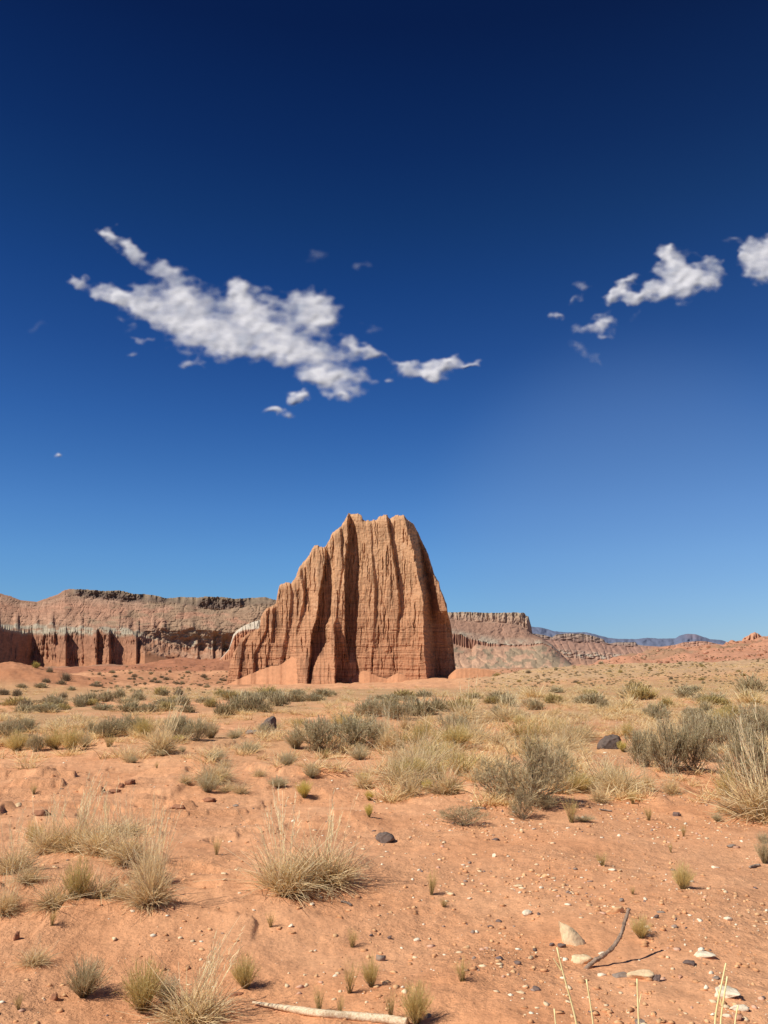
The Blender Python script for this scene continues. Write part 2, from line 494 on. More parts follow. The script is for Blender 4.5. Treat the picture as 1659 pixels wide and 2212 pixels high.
dc = [(-140, 1062), (-60, 1086), (190, 1174), (300, 1161), (386, 1153), (394, 1166), (440, 1168), (492, 1166), (530, 1160), (566, 1153), (576, 1162), (600, 1160), (640, 1152), (652, 1167), (700, 1169), (748, 1167), (775, 1161), (800, 1157), (812, 1168), (850, 1165), (900, 1172), (1000, 1182), (1100, 1190), (1160, 1184), (1172, 1194), (1250, 1186), (1260, 1198), (1300, 1192), (1312, 1204), (1345, 1200), (1800, 1210)]
dsm = [(-140, 1120), (200, 1164), (400, 1160), (640, 1160), (800, 1160), (1000, 1180), (1300, 1194), (1800, 1210)]
off = lambda tr, k, s=1.0: [(x, 1170 + (d - 1170) * s + k) for x, d in tr]
X, Y, D, T = sheet(-140, 1800, 1150, [
    ([(-140, 660), (1800, 660)], off(dc, -30), 10), (cbot, off(dc, 0, 1.35), 110), (ctop, off(dc, 20, 1.25), 30), (wtop, off(dsm, 48, 0.5), 110),
    (capb, 1292, 26), (top, 1297, 1)])
Y = Y + (9 * noise(X / 24, 0.3, 4) + 6 * noise(X / 9, 0.8, 2)) * ss(1.3, 2.0, T) * (1 - ss(2.0, 2.9, T)) - 16 * ss(0.1, 0.7, noise(X / 40, 0.6, 8)) * ss(2.0, 3.0, T) * (1 - ss(3.0, 3.6, T))
wx = X + 9 * noise(X / 40, Y / 60, 3)
cliff = ss(0.9, 1.0, T) * (1 - ss(1.9, 2.3, T)); cap = ss(3.9, 4.0, T); slope = ss(2.2, 2.6, T) * (1 - cap)
rough = 0.35 + 0.9 * ss(-0.3, 0.5, fbm(X / 110, Y / 150, 3, 9))
rgt = ss(800, 880, X)
D = D + rgt * 26 * ss(1.0, 2.1, T) * (1 - ss(2.1, 3.4, T)) - rgt * 5 * fbm(X / 55, Y / 40, 4, 21) * ss(0.9, 1.1, T) * (1 - ss(2.8, 3.3, T))
D = D - cliff * rough * (1 - 0.75 * rgt) * (1 - 0.5 * ss(200, 150, X)) * (5.0 * groove(wx / 42, Y / 900, 11) + 2.4 * groove(wx / 17, Y / 600, 12) + 4.5 * fbm(wx / 45, Y / 120, 3, 10) + 2.0 * fbm(wx / 12, Y / 30, 2, 13)) * ss(1.0, 1.25, T)
wx2 = wx + 26 * fbm(X / 90, Y / 70, 3, 29)
D = D - slope * (1.9 * groove((wx2 + (Y - 200) * 0.35) / 62, Y / 260, 14) + 0.8 * groove((wx2 + Y * 0.3) / 24, Y / 160, 15) + 1.6 * fbm(X / 60, Y / 40, 3, 16) + 0.55 * fbm(X / 6, Y / 5, 2, 30))
ledge = fbm(X / 90, Y / 9, 3, 18)
D = D - slope * 1.0 * ss(0.25, 0.5, ledge)
capw = poly(X[0], [(-140, 0), (420, 0), (450, 1), (810, 1), (850, 0.35), (960, 0.8), (1010, 0.25), (1150, 0.3), (1190, 1), (1400, 1), (1450, 0.4), (1800, 0.5)])[None, :]
capw = np.clip(capw + 0.35 * noise(X / 26, 0.4, 17), 0, 1)
D = D - cap * capw * (4 + 6 * fbm(X / 60, Y / 60, 4, 19) + 2 * noise(X / 9, Y / 10, 20)) + (1 - capw) * cap * (T - 4) * 22
Y = Y + ss(4.5, 5, T) * (2.5 * noise(X / 12, 0, 23) + 2.0 * np.round(1.5 * noise(X / 50, 0.5, 24)))
c = paint(T, [(0, (0.45, 0.21, 0.11)), (1, (0.46, 0.215, 0.11)), (1.3, (0.40, 0.195, 0.11)), (1.9, (0.37, 0.185, 0.11)), (2.02, (0.40, 0.34, 0.24)), (2.7, (0.42, 0.35, 0.25)),
              (3.02, (0.44, 0.26, 0.165)), (3.6, (0.45, 0.24, 0.15)), (3.9, (0.40, 0.25, 0.165)), (4.0, (0.15, 0.10, 0.075)), (4.6, (0.17, 0.12, 0.085)), (5, (0.26, 0.19, 0.12))])
pk_ = (rgt * ss(0.9, 1.0, T) * (1 - ss(1.9, 2.1, T)) * ss(-0.35, 0.15, fbm(X / 50, Y / 40, 4, 24)) * 0.9)[..., None]
c = c * (1 - pk_) + np.array([0.44, 0.25, 0.155]) * pk_
pw_ = (rgt * ss(1.95, 2.05, T) * (1 - ss(3, 3.2, T)) * ss(-0.5, 0.0, fbm(X / 40, Y / 30, 4, 22)) * 0.9)[..., None]
c = c * (1 - pw_) + np.array([0.38, 0.23, 0.145]) * pw_
wp = ss(0.05, -0.35, fbm(X / 60, Y / 25, 3, 26))[..., None] * (ss(2.0, 2.1, T) * (1 - ss(2.9, 3.1, T)))[..., None]
c = c * (1 - 0.75 * wp) + np.array([0.34, 0.18, 0.11]) * 0.75 * wp
gg = (ss(-0.15, 0.35, fbm(X / 120, Y / 40, 4, 27) + (X - 900) / 900) * ss(2.2, 2.6, T) * (1 - cap))[..., None]
c = c * (1 - 0.6 * gg) + np.array([0.31, 0.225, 0.14]) * 0.6 * gg
bl = (ss(0.15, 0.45, fbm(X / 80, Y / 3.5, 3, 28)) * slope)[..., None]
c = c * (1 - 0.22 * bl) + np.array([0.20, 0.10, 0.06]) * 0.22 * bl
ct_ = (np.clip(1 - capw * 1.15, 0, 1) * ss(3.85, 4.05, T))[..., None]
c = c * (1 - ct_) + lerp(np.array([0.30, 0.215, 0.14]), np.array([0.38, 0.21, 0.13]), (1 - ss(360, 460, X))[..., None]) * ct_
mott = (0.5 + 0.5 * np.clip(fbm(X / 22, Y / 14, 5, 25, 0.6), -1, 1))[..., None]
c = c * (0.84 + 0.3 * mott)
leftcap = ((1 - ss(360, 440, X)) * ss(3.8, 4.1, T))[..., None]
c = c * (1 - leftcap) + np.array([0.38, 0.21, 0.13]) * leftcap
mesa_mat = rock_mat("mesa_rock", (1, 1, 1.6), 0.05, 0.3, 0.7, 0.34)
left_mesa = link("mesa", sheet_mesh("mesa", X, Y, D, cL, c, [(60, 0.5), (500, 2), (520, -150)]), mesa_mat)
tag(left_mesa, kind="structure")

# small white-topped fin at the tower's left foot, part of the mesa's spur
X, Y, D, T = sheet(1290, 1600, 240, [
    ([(1290, 640), (1600, 640)], 520, 6), ([(1290, 570), (1345, 560), (1600, 560)], 530, 90), ([(1290, 560), (1345, 500), (1375, 420), (1400, 396), (1440, 382), (1600, 372)], 538, 20),
    ([(1290, 558), (1345, 495), (1370, 412), (1390, 388), (1430, 360), (1480, 338), (1525, 326), (1560, 330), (1600, 340)], 545, 1)])
D = D - ss(1, 1.2, T) * (2.5 * groove(X / 26, Y / 700, 71) + 1.2 * fbm(X / 8, Y / 30, 2, 72))
c = paint(T, [(0, (0.46, 0.21, 0.11)), (1.9, (0.48, 0.22, 0.115)), (2.1, (0.56, 0.46, 0.34)), (3, (0.58, 0.49, 0.37))])
fin = link("rock_spur", sheet_mesh("rock_spur", X, Y, D, cL, c, [(8, -2), (24, -26)]), mesa_mat)
tag(fin, "white-capped rock spur tucked against the left foot of the sandstone tower", "rock formation")

# ---------------------------------------------------------------- right mesas
cR = lambda x, y: (948.8 + np.asarray(x) * 0.4281, 1219.9 + np.asarray(y) * 0.4281)
top = [(-90, 242), (60, 240), (150, 238), (250, 243), (330, 242), (380, 240), (430, 243), (440, 257), (450, 260), (458, 290), (465, 312), (470, 345), (480, 352), (520, 370), (570, 404), (620, 455), (670, 500)]
capb = [(-90, 272), (60, 274), (180, 290), (300, 290), (380, 300), (440, 326), (468, 348), (480, 353), (520, 371), (570, 405), (670, 501)]
wtop = [(-90, 320), (60, 325), (150, 345), (250, 365), (330, 380), (400, 375), (470, 372), (520, 378), (570, 408), (670, 502)]
ctop = [(-90, 352), (60, 348), (110, 352), (150, 372), (250, 398), (330, 405), (400, 408), (470, 402), (520, 396), (570, 415), (670, 503)]
cbot = [(-90, 395), (70, 396), (120, 415), (165, 424), (185, 400), (250, 412), (330, 412), (400, 413), (470, 408), (520, 400), (570, 420), (670, 506)]
base = [(-90, 560), (80, 556), (300, 548), (480, 530), (670, 512)]
X, Y, D, T = sheet(-90, 670, 560, [
    ([(-90, 640), (670, 590)], 1600, 4), (base, 1640, 60), (cbot, 1880, 36), (ctop, 1888, 24), (wtop, 1925, 60),
    (capb, 2000, 50), (top, 2010, 1)])
wx = X + 5 * noise(X / 30, Y / 50, 5)
cap = ss(4.9, 5.0, T); cl = ss(1.95, 2.0, T) * (1 - ss(3.0, 3.2, T)); sl = ss(3.0, 3.3, T) * (1 - cap); low = 1 - ss(1.9, 2, T)
rt = ss(435, 470, X)
D = D + rt * 30 * ss(430, 470, X) * cap
D = D - cap * (7 * groove(wx / 34, Y / 400, 31) + 6 * fbm(wx / 26, Y / 90, 4, 32) + 2 * noise(wx / 5, Y / 12, 33)) * (1 - ss(470, 490, X)) * ss(5.0, 5.1, T)
D = D - cl * (9 * groove(wx / 26, Y / 400, 34) + 5 * groove(wx / 10, Y / 300, 35)) - sl * (4 * groove((wx + 18 * fbm(X / 60, Y / 40, 3, 46) - Y * 0.4) / 52, Y / 120, 36) + 4 * fbm(X / 30, Y / 16, 4, 37))
D = D - low * (9 * groove((wx + 20 * fbm(X / 70, Y / 40, 3, 47) - (Y - 420) * 0.9) / 80, Y / 90, 38) + 7 * fbm(X / 40, Y / 25, 4, 39))
Y = Y + ss(5.6, 6, T) * 1.5 * np.round(1.6 * noise(X / 16, 0.2, 43))
c = paint(T, [(0, (0.53, 0.33, 0.21)), (1.3, (0.53, 0.33, 0.21)), (2.0, (0.48, 0.28, 0.18)), (2.1, (0.34, 0.17, 0.11)), (2.95, (0.36, 0.19, 0.125)), (3.05, (0.45, 0.375, 0.27)), (3.8, (0.42, 0.31, 0.22)),
              (4.2, (0.37, 0.215, 0.145)), (4.9, (0.37, 0.215, 0.145)), (5.0, (0.38, 0.235, 0.16)), (5.6, (0.46, 0.32, 0.22)), (6, (0.38, 0.30, 0.21))])
m = (ss(-0.2, 0.2, fbm(X / 70, Y / 30, 4, 44)) * ss(2.9, 3.1, T) * (1 - ss(3.9, 4.1, T)))[..., None]
c = c * (1 - 0.7 * m) + np.array([0.37, 0.22, 0.15]) * 0.7 * m
m = (ss(-0.1, 0.25, fbm((X + Y) / 60, (X - Y * 2.2) / 90, 4, 45) + (X - 330) / 700) * low)[..., None]
c = c * (1 - 0.85 * m) + np.array([0.31, 0.24, 0.155]) * 0.85 * m
farmesa_mat = rock_mat("far_mesa_rock", (1, 1, 1.6), 0.02, 0.1, 1.2, 0.26)
tag(link("mesa", sheet_mesh("mesa", X, Y, D, cR, c, [(80, 0.5), (700, 2), (720, -200)]), farmesa_mat), kind="structure")

top = [(430, 352), (470, 346), (530, 355), (570, 366), (590, 352), (640, 347), (720, 347), (780, 360), (830, 376), (838, 391), (860, 398), (890, 392), (990, 391), (1000, 403), (1040, 409), (1120, 413), (1190, 404), (1230, 392), (1300, 385), (1350, 387), (1420, 403), (1520, 420), (1640, 430)]
l1 = [(430, 372), (530, 374), (570, 380), (640, 385), (720, 390), (790, 394), (840, 398), (900, 408), (1000, 412), (1200, 420), (1300, 410), (1420, 415), (1640, 440)]
wt_ = [(430, 420), (560, 425), (700, 436), (850, 448), (950, 455), (1100, 450), (1640, 450)]
wb_ = [(430, 450), (560, 452), (700, 470), (850, 482), (950, 484), (1100, 470), (1640, 470)]
X, Y, D, T = sheet(430, 1640, 560, [([(430, 560), (1640, 560)], 2400, 4), ([(430, 505), (1640, 505)], 2480, 20), (wb_, 2560, 26), (wt_, 2590, 40), (l1, 2720, 36), (top, 2760, 1)])
wx = X + 5 * noise(X / 30, Y / 50, 6)
cap = ss(3.95, 4, T)
D = D - cap * (9 * groove(wx / 24, Y / 300, 51) + 7 * fbm(wx / 30, Y / 6, 3, 52)) - (1 - cap) * (12 * groove((wx - Y * 0.5) / 36, Y / 160, 53) + 8 * fbm(X / 30, Y / 12, 4, 54))
D = D + ss(2.0, 2.05, T) * (1 - ss(2.5, 2.6, T)) * 6 * groove(wx / 12, Y / 100, 57)
c = paint(T, [(0, (0.42, 0.24, 0.16)), (1, (0.42, 0.24, 0.16)), (1.9, (0.38, 0.22, 0.15)), (2.05, (0.40, 0.33, 0.25)), (2.9, (0.42, 0.34, 0.26)), (3.1, (0.38, 0.225, 0.16)), (3.9, (0.37, 0.215, 0.155)), (4.05, (0.29, 0.18, 0.14)), (4.6, (0.36, 0.25, 0.19)), (5, (0.33, 0.25, 0.19))])
m = (np.clip(ss(-0.25, 0.15, fbm(X / 60, Y / 22, 4, 55)) + ss(930, 1000, X), 0, 1) * ss(1.9, 2.05, T) * (1 - ss(2.9, 3.1, T)))[..., None]
c = c * (1 - 0.8 * m) + np.array([0.41, 0.235, 0.165]) * 0.8 * m
m = ((ss(1000, 1060, X)) * ss(2.9, 3.2, T))[..., None]
c = c * (1 - m) + np.array([0.46, 0.26, 0.175]) * m
tag(link("mesa", sheet_mesh("mesa", X, Y, D, cR, c, [(100, 0.5), (900, 2), (920, -200)]), farmesa_mat), kind="structure")

# low red cliff in front of the far mesas
X, Y, D, T = sheet(900, 1300, 240, [([(900, 560), (1300, 560)], 1500, 3), ([(900, 512), (960, 506), (1300, 500)], 1520, 40), ([(900, 500), (945, 492), (960, 456), (1050, 452), (1150, 448), (1240, 446), (1300, 470)], 1530, 1)])
D = D - ss(1, 1.1, T) * (5 * groove(X / 22, Y / 300, 81) + 2.5 * groove(X / 9, Y / 200, 82)) + ss(10, 2, np.abs(X - 968)) * 8 * ss(1, 1.1, T)
c = paint(T, [(0, (0.47, 0.25, 0.15)), (0.95, (0.47, 0.25, 0.15)), (1.1, (0.40, 0.19, 0.12)), (1.9, (0.40, 0.205, 0.13)), (2, (0.45, 0.27, 0.18))])
tag(link("rock_cliff", sheet_mesh("rock_cliff", X, Y, D, cR, c, [(40, 0.3), (300, -8)]), farmesa_mat),
    "low red cliff band below the distant flat-topped mesas", "cliff")

# pale red peak over the rocky hill
X, Y, D, T = sheet(1440, 1800, 260, [([(1440, 470), (1800, 470)], 740, 60), ([(1440, 440), (1500, 408), (1515, 402), (1524, 385), (1533, 372), (1560, 356), (1575, 346), (1590, 339), (1606, 345), (1625, 360), (1642, 374), (1700, 392), (1800, 420)], 775, 1)])
D = D - (7 * groove((X - 1590) / 30 / (0.6 + (Y - 330) / 90), Y / 300, 61) + 3.0 * fbm(X / 16, Y / 16, 4, 62)) * ss(340, 380, Y)
Y = Y + ss(0.9, 1, T) * 3 * noise(X / 9, 0.4, 63)
c = paint(T, [(0, (0.50, 0.25, 0.145)), (1, (0.55, 0.285, 0.17))])
tag(link("rock_peak", sheet_mesh("rock_peak", X, Y, D, cR, c, [(20, -4), (120, -70)]), mesa_mat),
    "pale red pointed rock peak showing above the rocky hill", "rock formation")

# mountains on the horizon, blue haze painted into their base colour
top = [(300, 318), (460, 312), (520, 318), (580, 335), (640, 341), (740, 340), (790, 352), (850, 368), (900, 374), (1000, 375), (1050, 368), (1100, 372), (1190, 372), (1212, 357), (1250, 348), (1290, 350), (1320, 360), (1370, 376), (1420, 379), (1470, 395), (1520, 408), (1700, 440)]
X, Y, D, T = sheet(300, 1700, 420, [([(300, 540), (1700, 540)], 13000, 60), (top, 16000, 1)])
D = D - ss(0, 0.2, T) * (1 - 0.8 * ss(0.9, 1, T)) * (110 * groove((X - Y * 0.6) / 90, Y / 160, 65) + 90 * fbm(X / 40, Y / 30, 3, 66))
Y = Y + ss(0.95, 1, T) * 1.2 * fbm(X / 14, 0.3, 3, 67)
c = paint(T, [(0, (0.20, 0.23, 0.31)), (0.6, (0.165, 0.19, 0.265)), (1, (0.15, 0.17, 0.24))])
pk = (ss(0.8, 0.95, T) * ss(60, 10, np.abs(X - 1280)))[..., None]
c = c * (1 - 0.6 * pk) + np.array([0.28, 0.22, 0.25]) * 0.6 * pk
mtn_mat = rock_mat("hazy_mountain_slope", (1, 1, 1), 0.0012, 0.006, 4.0, 0.14)
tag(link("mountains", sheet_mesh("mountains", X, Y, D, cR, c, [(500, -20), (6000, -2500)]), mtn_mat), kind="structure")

# ================================================================== SANDSTONE TOWER
cM = lambda x, y: (406.6 + np.asarray(x) * 0.4085, 1070.8 + np.asarray(y) * 0.4085)
MU = 0.0715          # metres per survey unit at the tower
MD = 324.0
SIL = [(190, 1010), (205, 985), (212, 930), (222, 880), (240, 830), (262, 790), (290, 745), (330, 722), (378, 702), (384, 645), (395, 620), (420, 592), (440, 585), (464, 570), (470, 530), (475, 500), (484, 478), (492, 465), (520, 462), (546, 465), (560, 445), (575, 410), (590, 378), (612, 345),
       (630, 322), (648, 298), (655, 280), (668, 262), (688, 260), (700, 268), (726, 270), (738, 245), (748, 238), (755, 212), (770, 190), (795, 172), (812, 152), (828, 130), (834, 112), (846, 97), (880, 96), (900, 93), (915, 97), (924, 128), (945, 134), (975, 132), (998, 126), (1012, 112), (1030, 105), (1050, 104),
       (1064, 120), (1085, 117), (1098, 106), (1120, 104), (1142, 105), (1152, 122), (1168, 132), (1192, 152), (1205, 178), (1218, 200), (1232, 232), (1246, 262), (1256, 280), (1270, 310), (1280, 345), (1292, 382), (1300, 415), (1316, 440), (1326, 455), (1332, 490), (1345, 520), (1356, 548), (1367, 575), (1373, 625), (1385, 665),
       (1392, 700), (1399, 760), (1405, 820), (1410, 880), (1416, 930), (1422, 990), (1430, 1010)]
BASE_Y = 1040.0
YR = np.array([100, 200, 300, 400, 500, 600, 700, 780, 850, 920, 1010], float)
# vertical edges of the buttresses: (x per height), (relief per height), the same heights throughout
def _tr(*p):
    p = np.asarray(p, float)            # rows (y, x, d)
    return p
TR = [
    _tr((100, 120, -110), (700, 150, -110), (1010, 150, -70)),
    _tr((100, 300, -90), (600, 330, -80), (700, 300, -62), (850, 236, -44), (1010, 192, -30)),
    _tr((100, 390, -30), (600, 384, -24), (700, 330, -20), (780, 287, -8), (900, 270, 2), (1010, 255, 8)),
    _tr((100, 394, -50), (600, 392, -45), (700, 342, -40), (780, 299, -30), (900, 284, -20), (1010, 268, -10)),
    _tr((100, 420, -14), (600, 422, -14), (720, 405, -4), (840, 347, 4), (920, 343, 10), (1010, 335, 16)),
    _tr((100, 426, -34), (600, 430, -38), (720, 415, -26), (840, 358, -22), (920, 356, -14), (1010, 350, 0)),
    _tr((100, 466, 4), (470, 470, 6), (600, 446, 14), (720, 440, 12), (850, 415, 14), (1010, 400, 22)),
    _tr((100, 472, -8), (470, 478, -10), (600, 462, -18), (720, 452, -10), (850, 425, 0), (1010, 410, 12)),
    _tr((100, 540, 10), (465, 538, 12), (560, 540, 14), (650, 530, 14), (780, 505, 18), (880, 485, 26), (1010, 470, 30)),
    _tr((100, 546, 2), (465, 548, -4), (560, 552, -2), (650, 545, -6), (780, 530, -4), (880, 508, 8), (1010, 490, 26)),
    _tr((100, 598, 18), (420, 590, 22), (520, 612, 26), (600, 598, 26), (720, 572, 30), (830, 562, 44), (1010, 560, 56)),
    _tr((100, 606, 8), (420, 604, 10), (520, 628, 8), (600, 614, 8), (720, 584, 26), (850, 574, 76), (930, 572, 124), (1010, 570, 172)),
    _tr((100, 705, 30), (330, 724, 32), (420, 708, 44), (520, 690, 50), (640, 680, 54), (700, 658, 58), (780, 646, 72), (850, 640, 100), (1010, 625, 190)),
    _tr((100, 712, 18), (330, 733, 14), (420, 722, 0), (520, 700, 0), (640, 690, 6), (690, 664, 2), (780, 653, 4), (850, 650, 52), (1010, 640, 160)),
    _tr((100, 745, 20), (330, 750, 20), (420, 750, 12), (520, 750, 12), (640, 750, 20), (690, 716, 8), (780, 720, 18), (850, 696, 74), (920, 672, 136), (1010, 655, 190)),
    _tr((100, 770, 34), (330, 786, 46), (420, 780, 50), (520, 775, 52), (640, 764, 54), (680, 752, 66), (760, 755, 84), (850, 758, 130), (1010, 762, 215)),
    _tr((100, 800, 36), (220, 806, 48), (370, 812, 52), (520, 795, 58), (640, 780, 60), (680, 770, 70), (760, 773, 92), (850, 775, 140), (1010, 776, 222)),
    _tr((100, 808, 30), (220, 815, 30), (370, 822, 44), (520, 803, 54), (640, 788, 56), (680, 778, 48), (760, 780, 40), (850, 783, 34), (1010, 784, 40)),
    _tr((100, 840, 36), (220, 842, 44), (370, 824, 56), (450, 825, 62), (650, 825, 58), (780, 830, 48), (850, 842, 38), (880, 850, 26), (1010, 850, 36)),
    _tr((100, 852, 0), (220, 858, -20), (370, 834, -22), (450, 834, -22), (650, 834, -22), (780, 840, -10), (850, 850, 6), (880, 856, 22), (1010, 856, 36)),
    _tr((100, 868, 10), (220, 884, -6), (370, 896, -6), (450, 890, -6), (650, 882, -4), (780, 878, 2), (850, 880, 10), (880, 882, 24), (1010, 890, 36)),
    _tr((100, 884, 26), (220, 898, 22), (370, 909, 20), (450, 904, 22), (650, 894, 24), (780, 890, 26), (850, 892, 28), (880, 894, 30), (1010, 910, 40)),
    _tr((100, 960, 40), (300, 970, 42), (500, 985, 46), (700, 980, 48), (850, 970, 52), (1010, 965, 58)),
    _tr((100, 968, 36), (300, 978, 38), (500, 1000, 34), (640, 1000, 38), (700, 992, 44), (850, 976, 46), (1010, 972, 56)),
    _tr((100, 1048, 62), (200, 1062, 64), (300, 1078, 68), (400, 1092, 72), (500, 1108, 74), (600, 1112, 72), (680, 1104, 66), (760, 1100, 62), (1010, 1100, 70)),
    _tr((100, 1055, 42), (200, 1072, 40), (300, 1088, 44), (400, 1102, 46), (500, 1120, 48), (600, 1126, 54), (680, 1116, 60), (760, 1108, 60), (1010, 1108, 69)),
    _tr((100, 1140, 78), (200, 1165, 84), (300, 1192, 90), (420, 1212, 98), (520, 1238, 100), (700, 1242, 100), (850, 1250, 102), (1010, 1264, 106)),
    _tr((100, 1150, 60), (200, 1176, 62), (300, 1202, 70), (420, 1220, 80), (520, 1246, 84), (700, 1250, 84), (850, 1258, 86), (1010, 1272, 90)),
    _tr((100, 1190, -40), (200, 1212, -20), (300, 1236, -20), (420, 1262, -30), (520, 1286, -30), (700, 1296, -30), (850, 1310, -30), (1010, 1320, -30)),
    _tr((100, 1260, -40), (200, 1265, 5), (300, 1276, 20), (420, 1300, 34), (520, 1322, 46), (610, 1345, 40), (680, 1360, -25), (850, 1375, -40), (1010, 1380, -40)),
    _tr((100, 1300, -80), (200, 1300, -20), (300, 1300, 14), (420, 1320, 36), (520, 1345, 54), (610, 1368, 46), (680, 1385, -50), (850, 1400, -80), (1010, 1410, -80)),
    _tr((100, 1420, -160), (520, 1430, -120), (1010, 1450, -160)),
]


def tower_relief(X, Y):
    wx = X + 3.6 * noise(X / 30, Y / 45, 201) + 2.6 * noise(X / 9, Y / 14, 202)
    xs = np.array([np.interp(Y, t_[:, 0], t_[:, 1]) for t_ in TR])
    ds = np.array([np.interp(Y, t_[:, 0], t_[:, 2]) for t_ in TR])
    xs = np.maximum.accumulate(xs + 1e-3 * np.arange(len(TR))[:, None, None], axis=0)
    D = ds[0].copy()
    for i in range(len(TR) - 1):
        w = np.clip((wx - xs[i]) / np.maximum(xs[i + 1] - xs[i], 0.5), 0, 1)
        D = np.where(wx >= xs[i], lerp(ds[i], ds[i + 1], w), D)
    return D


ncol = 980; nrow = 620
xs = np.linspace(190, 1430, ncol)
sil = poly(xs, SIL)
sil = sil + 2.2 * noise(xs / 6, 0.3, 203) + 4.5 * np.round(1.5 * noise(xs / 20, 0.7, 204)) * ss(1180, 1100, xs) + 2.0 * np.round(1.4 * noise(xs / 22, 0.7, 204)) * ss(1100, 1180, xs)
tv = np.linspace(0, 1, nrow)[:, None]
X = np.broadcast_to(xs, (nrow, ncol)).copy()
Y = lerp(np.full(ncol, BASE_Y), sil, tv)
D = tower_relief(X, Y)
D = 1.0 * D + lerp(-0.25, 0.55, ss(520, 690, X)) * (D - np.array([np.convolve(np.pad(r, 60, mode='edge'), np.ones(121) / 121, 'valid') for r in D]))
# batter, crown, flutes and bedding
D = D - 0.13 * (1000 - Y)
up = Y - sil[None, :]
flw = X + 9 * noise(X / 60, Y / 110, 205)
hi = ss(1000, 300, Y)
fm = 0.25 + 0.9 * ss(-0.25, 0.55, fbm(X / 90, Y / 240, 3, 222))
fm2 = ss(0.0, 0.5, fbm(X / 45, Y / 150, 3, 223))
D = D + 3.0 * fm * groove(flw / 62, Y / 600, 206) + 3.4 * fm2 * groove(flw / 21, Y / 300, 207) + 1.2 * fm2 * groove(flw / 9, Y / 200, 208)
D = D + 2.6 * fbm(X / 80, Y / 160, 3, 209) + 1.0 * fbm(X / 9, Y / 16, 3, 210) + 1.0 * fbm(X / 24, Y / 34, 2, 224)
bed = Y + 5 * noise(X / 220, Y / 90, 211) + 1.6 * noise(X / 30, Y / 30, 212)
u_h = lambda y: ss(250, 800, y)
lo = lerp(0.18, 0.9, ss(480, 720, Y))
def steps(h, seed):
    q = h + 0.30 * noise(np.zeros_like(h), h * 0.7, seed); fl = np.floor(q); f = q - fl
    return _h(fl, fl * 0 + 3, seed) / (2 * math.pi) * (1 - ss(0.78, 1, f)) + _h(fl + 1, fl * 0 + 3, seed) / (2 * math.pi) * ss(0.78, 1, f)
D = D + lo * (4.2 * (steps(bed / 15.0, 213) - 0.5) + 2.6 * (steps(bed / 5.5, 214) - 0.5))
jx = X + 7 * noise(X / 40, Y / 60, 225) + 4 * noise(X / 12, Y / 26, 226)
seg = np.floor(bed / 58.0 + 0.6 * noise(X / 90, Y / 300, 227))
def joints(h, sg, seed):
    fl = np.floor(h); f = h - fl; a = _h(fl, sg, seed) / (2 * math.pi); b = _h(fl + 1, sg, seed) / (2 * math.pi)
    return a + (b - a) * ss(0.80, 1, f)
D = D + 5.0 * (joints(jx / 36.0, seg, 228) - 0.5) * (0.45 + 0.55 * u_h(Y)) + 2.0 * (joints(jx / 14.0, seg * 2 + 1, 229) - 0.5) * ss(-0.1, 0.5, fbm(X / 60, Y / 90, 3, 240))
# sharp vertical cracks
rc = np.random.default_rng(91)
for _ in range(230):
    cx = rc.uniform(215, 1245); y0 = rc.uniform(110, 930); ln = rc.uniform(40, 190) * (1.0 if y0 < 650 else 0.6); wd = rc.uniform(2.0, 5.5); dp = rc.uniform(5, 17)
    i0 = np.searchsorted(xs, cx - 30); i1 = np.searchsorted(xs, cx + 30)
    xx = X[:, i0:i1] - cx - 5 * noise(Y[:, i0:i1] / 50, cx, 241) - 2 * noise(Y[:, i0:i1] / 14, cx, 242); yy = Y[:, i0:i1]
    D[:, i0:i1] -= dp * np.clip(1 - np.abs(xx) / wd, 0, 1) ** 0.7 * ss(y0 - 12, y0 + 6, yy) * (1 - ss(y0 + ln * 0.7, y0 + ln, yy))
# ledges: the shelf over the front pillar and the plinth along the foot
D = D + 9 * ss(672, 680, bed) * (1 - ss(640, 660, X) * 0) * ss(640, 665, X) * (1 - ss(790, 800, X)) * (1 - ss(690, 760, Y))
D = D + 5 * ss(848, 853, bed) * ss(560, 580, X) * (1 - ss(935, 945, X))
D = D + 3 * ss(930, 936, bed) * ss(880, 900, X)
crown = 26 * np.exp(-np.clip(up, 0, None) / 9.0)
D = D - crown
# colour
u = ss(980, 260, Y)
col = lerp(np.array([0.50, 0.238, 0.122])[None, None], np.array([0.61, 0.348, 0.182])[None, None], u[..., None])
bn = 0.55 * noise(bed / 13.0, np.zeros_like(bed) + 2, 215) + 0.45 * noise(bed / 4.6, np.zeros_like(bed) + 5, 216)
dk = (ss(0.05, 0.55, bn) * lerp(0.22, 0.5, ss(520, 720, Y)))[..., None]
col = col * (1 - dk * 0.62)
lt = (ss(-0.1, -0.5, bn) * 0.35)[..., None]
col = col * (1 - lt) + np.array([0.64, 0.39, 0.22]) * lt
stn = fbm(flw / 11, Y / 160, 4, 217)
ctx = ss(0.02, 0.55, stn + 0.3 * fbm(X / 80, Y / 120, 2, 218)) * ss(0.0, 40, up)
col = col * (1 - 0.34 * ctx[..., None])
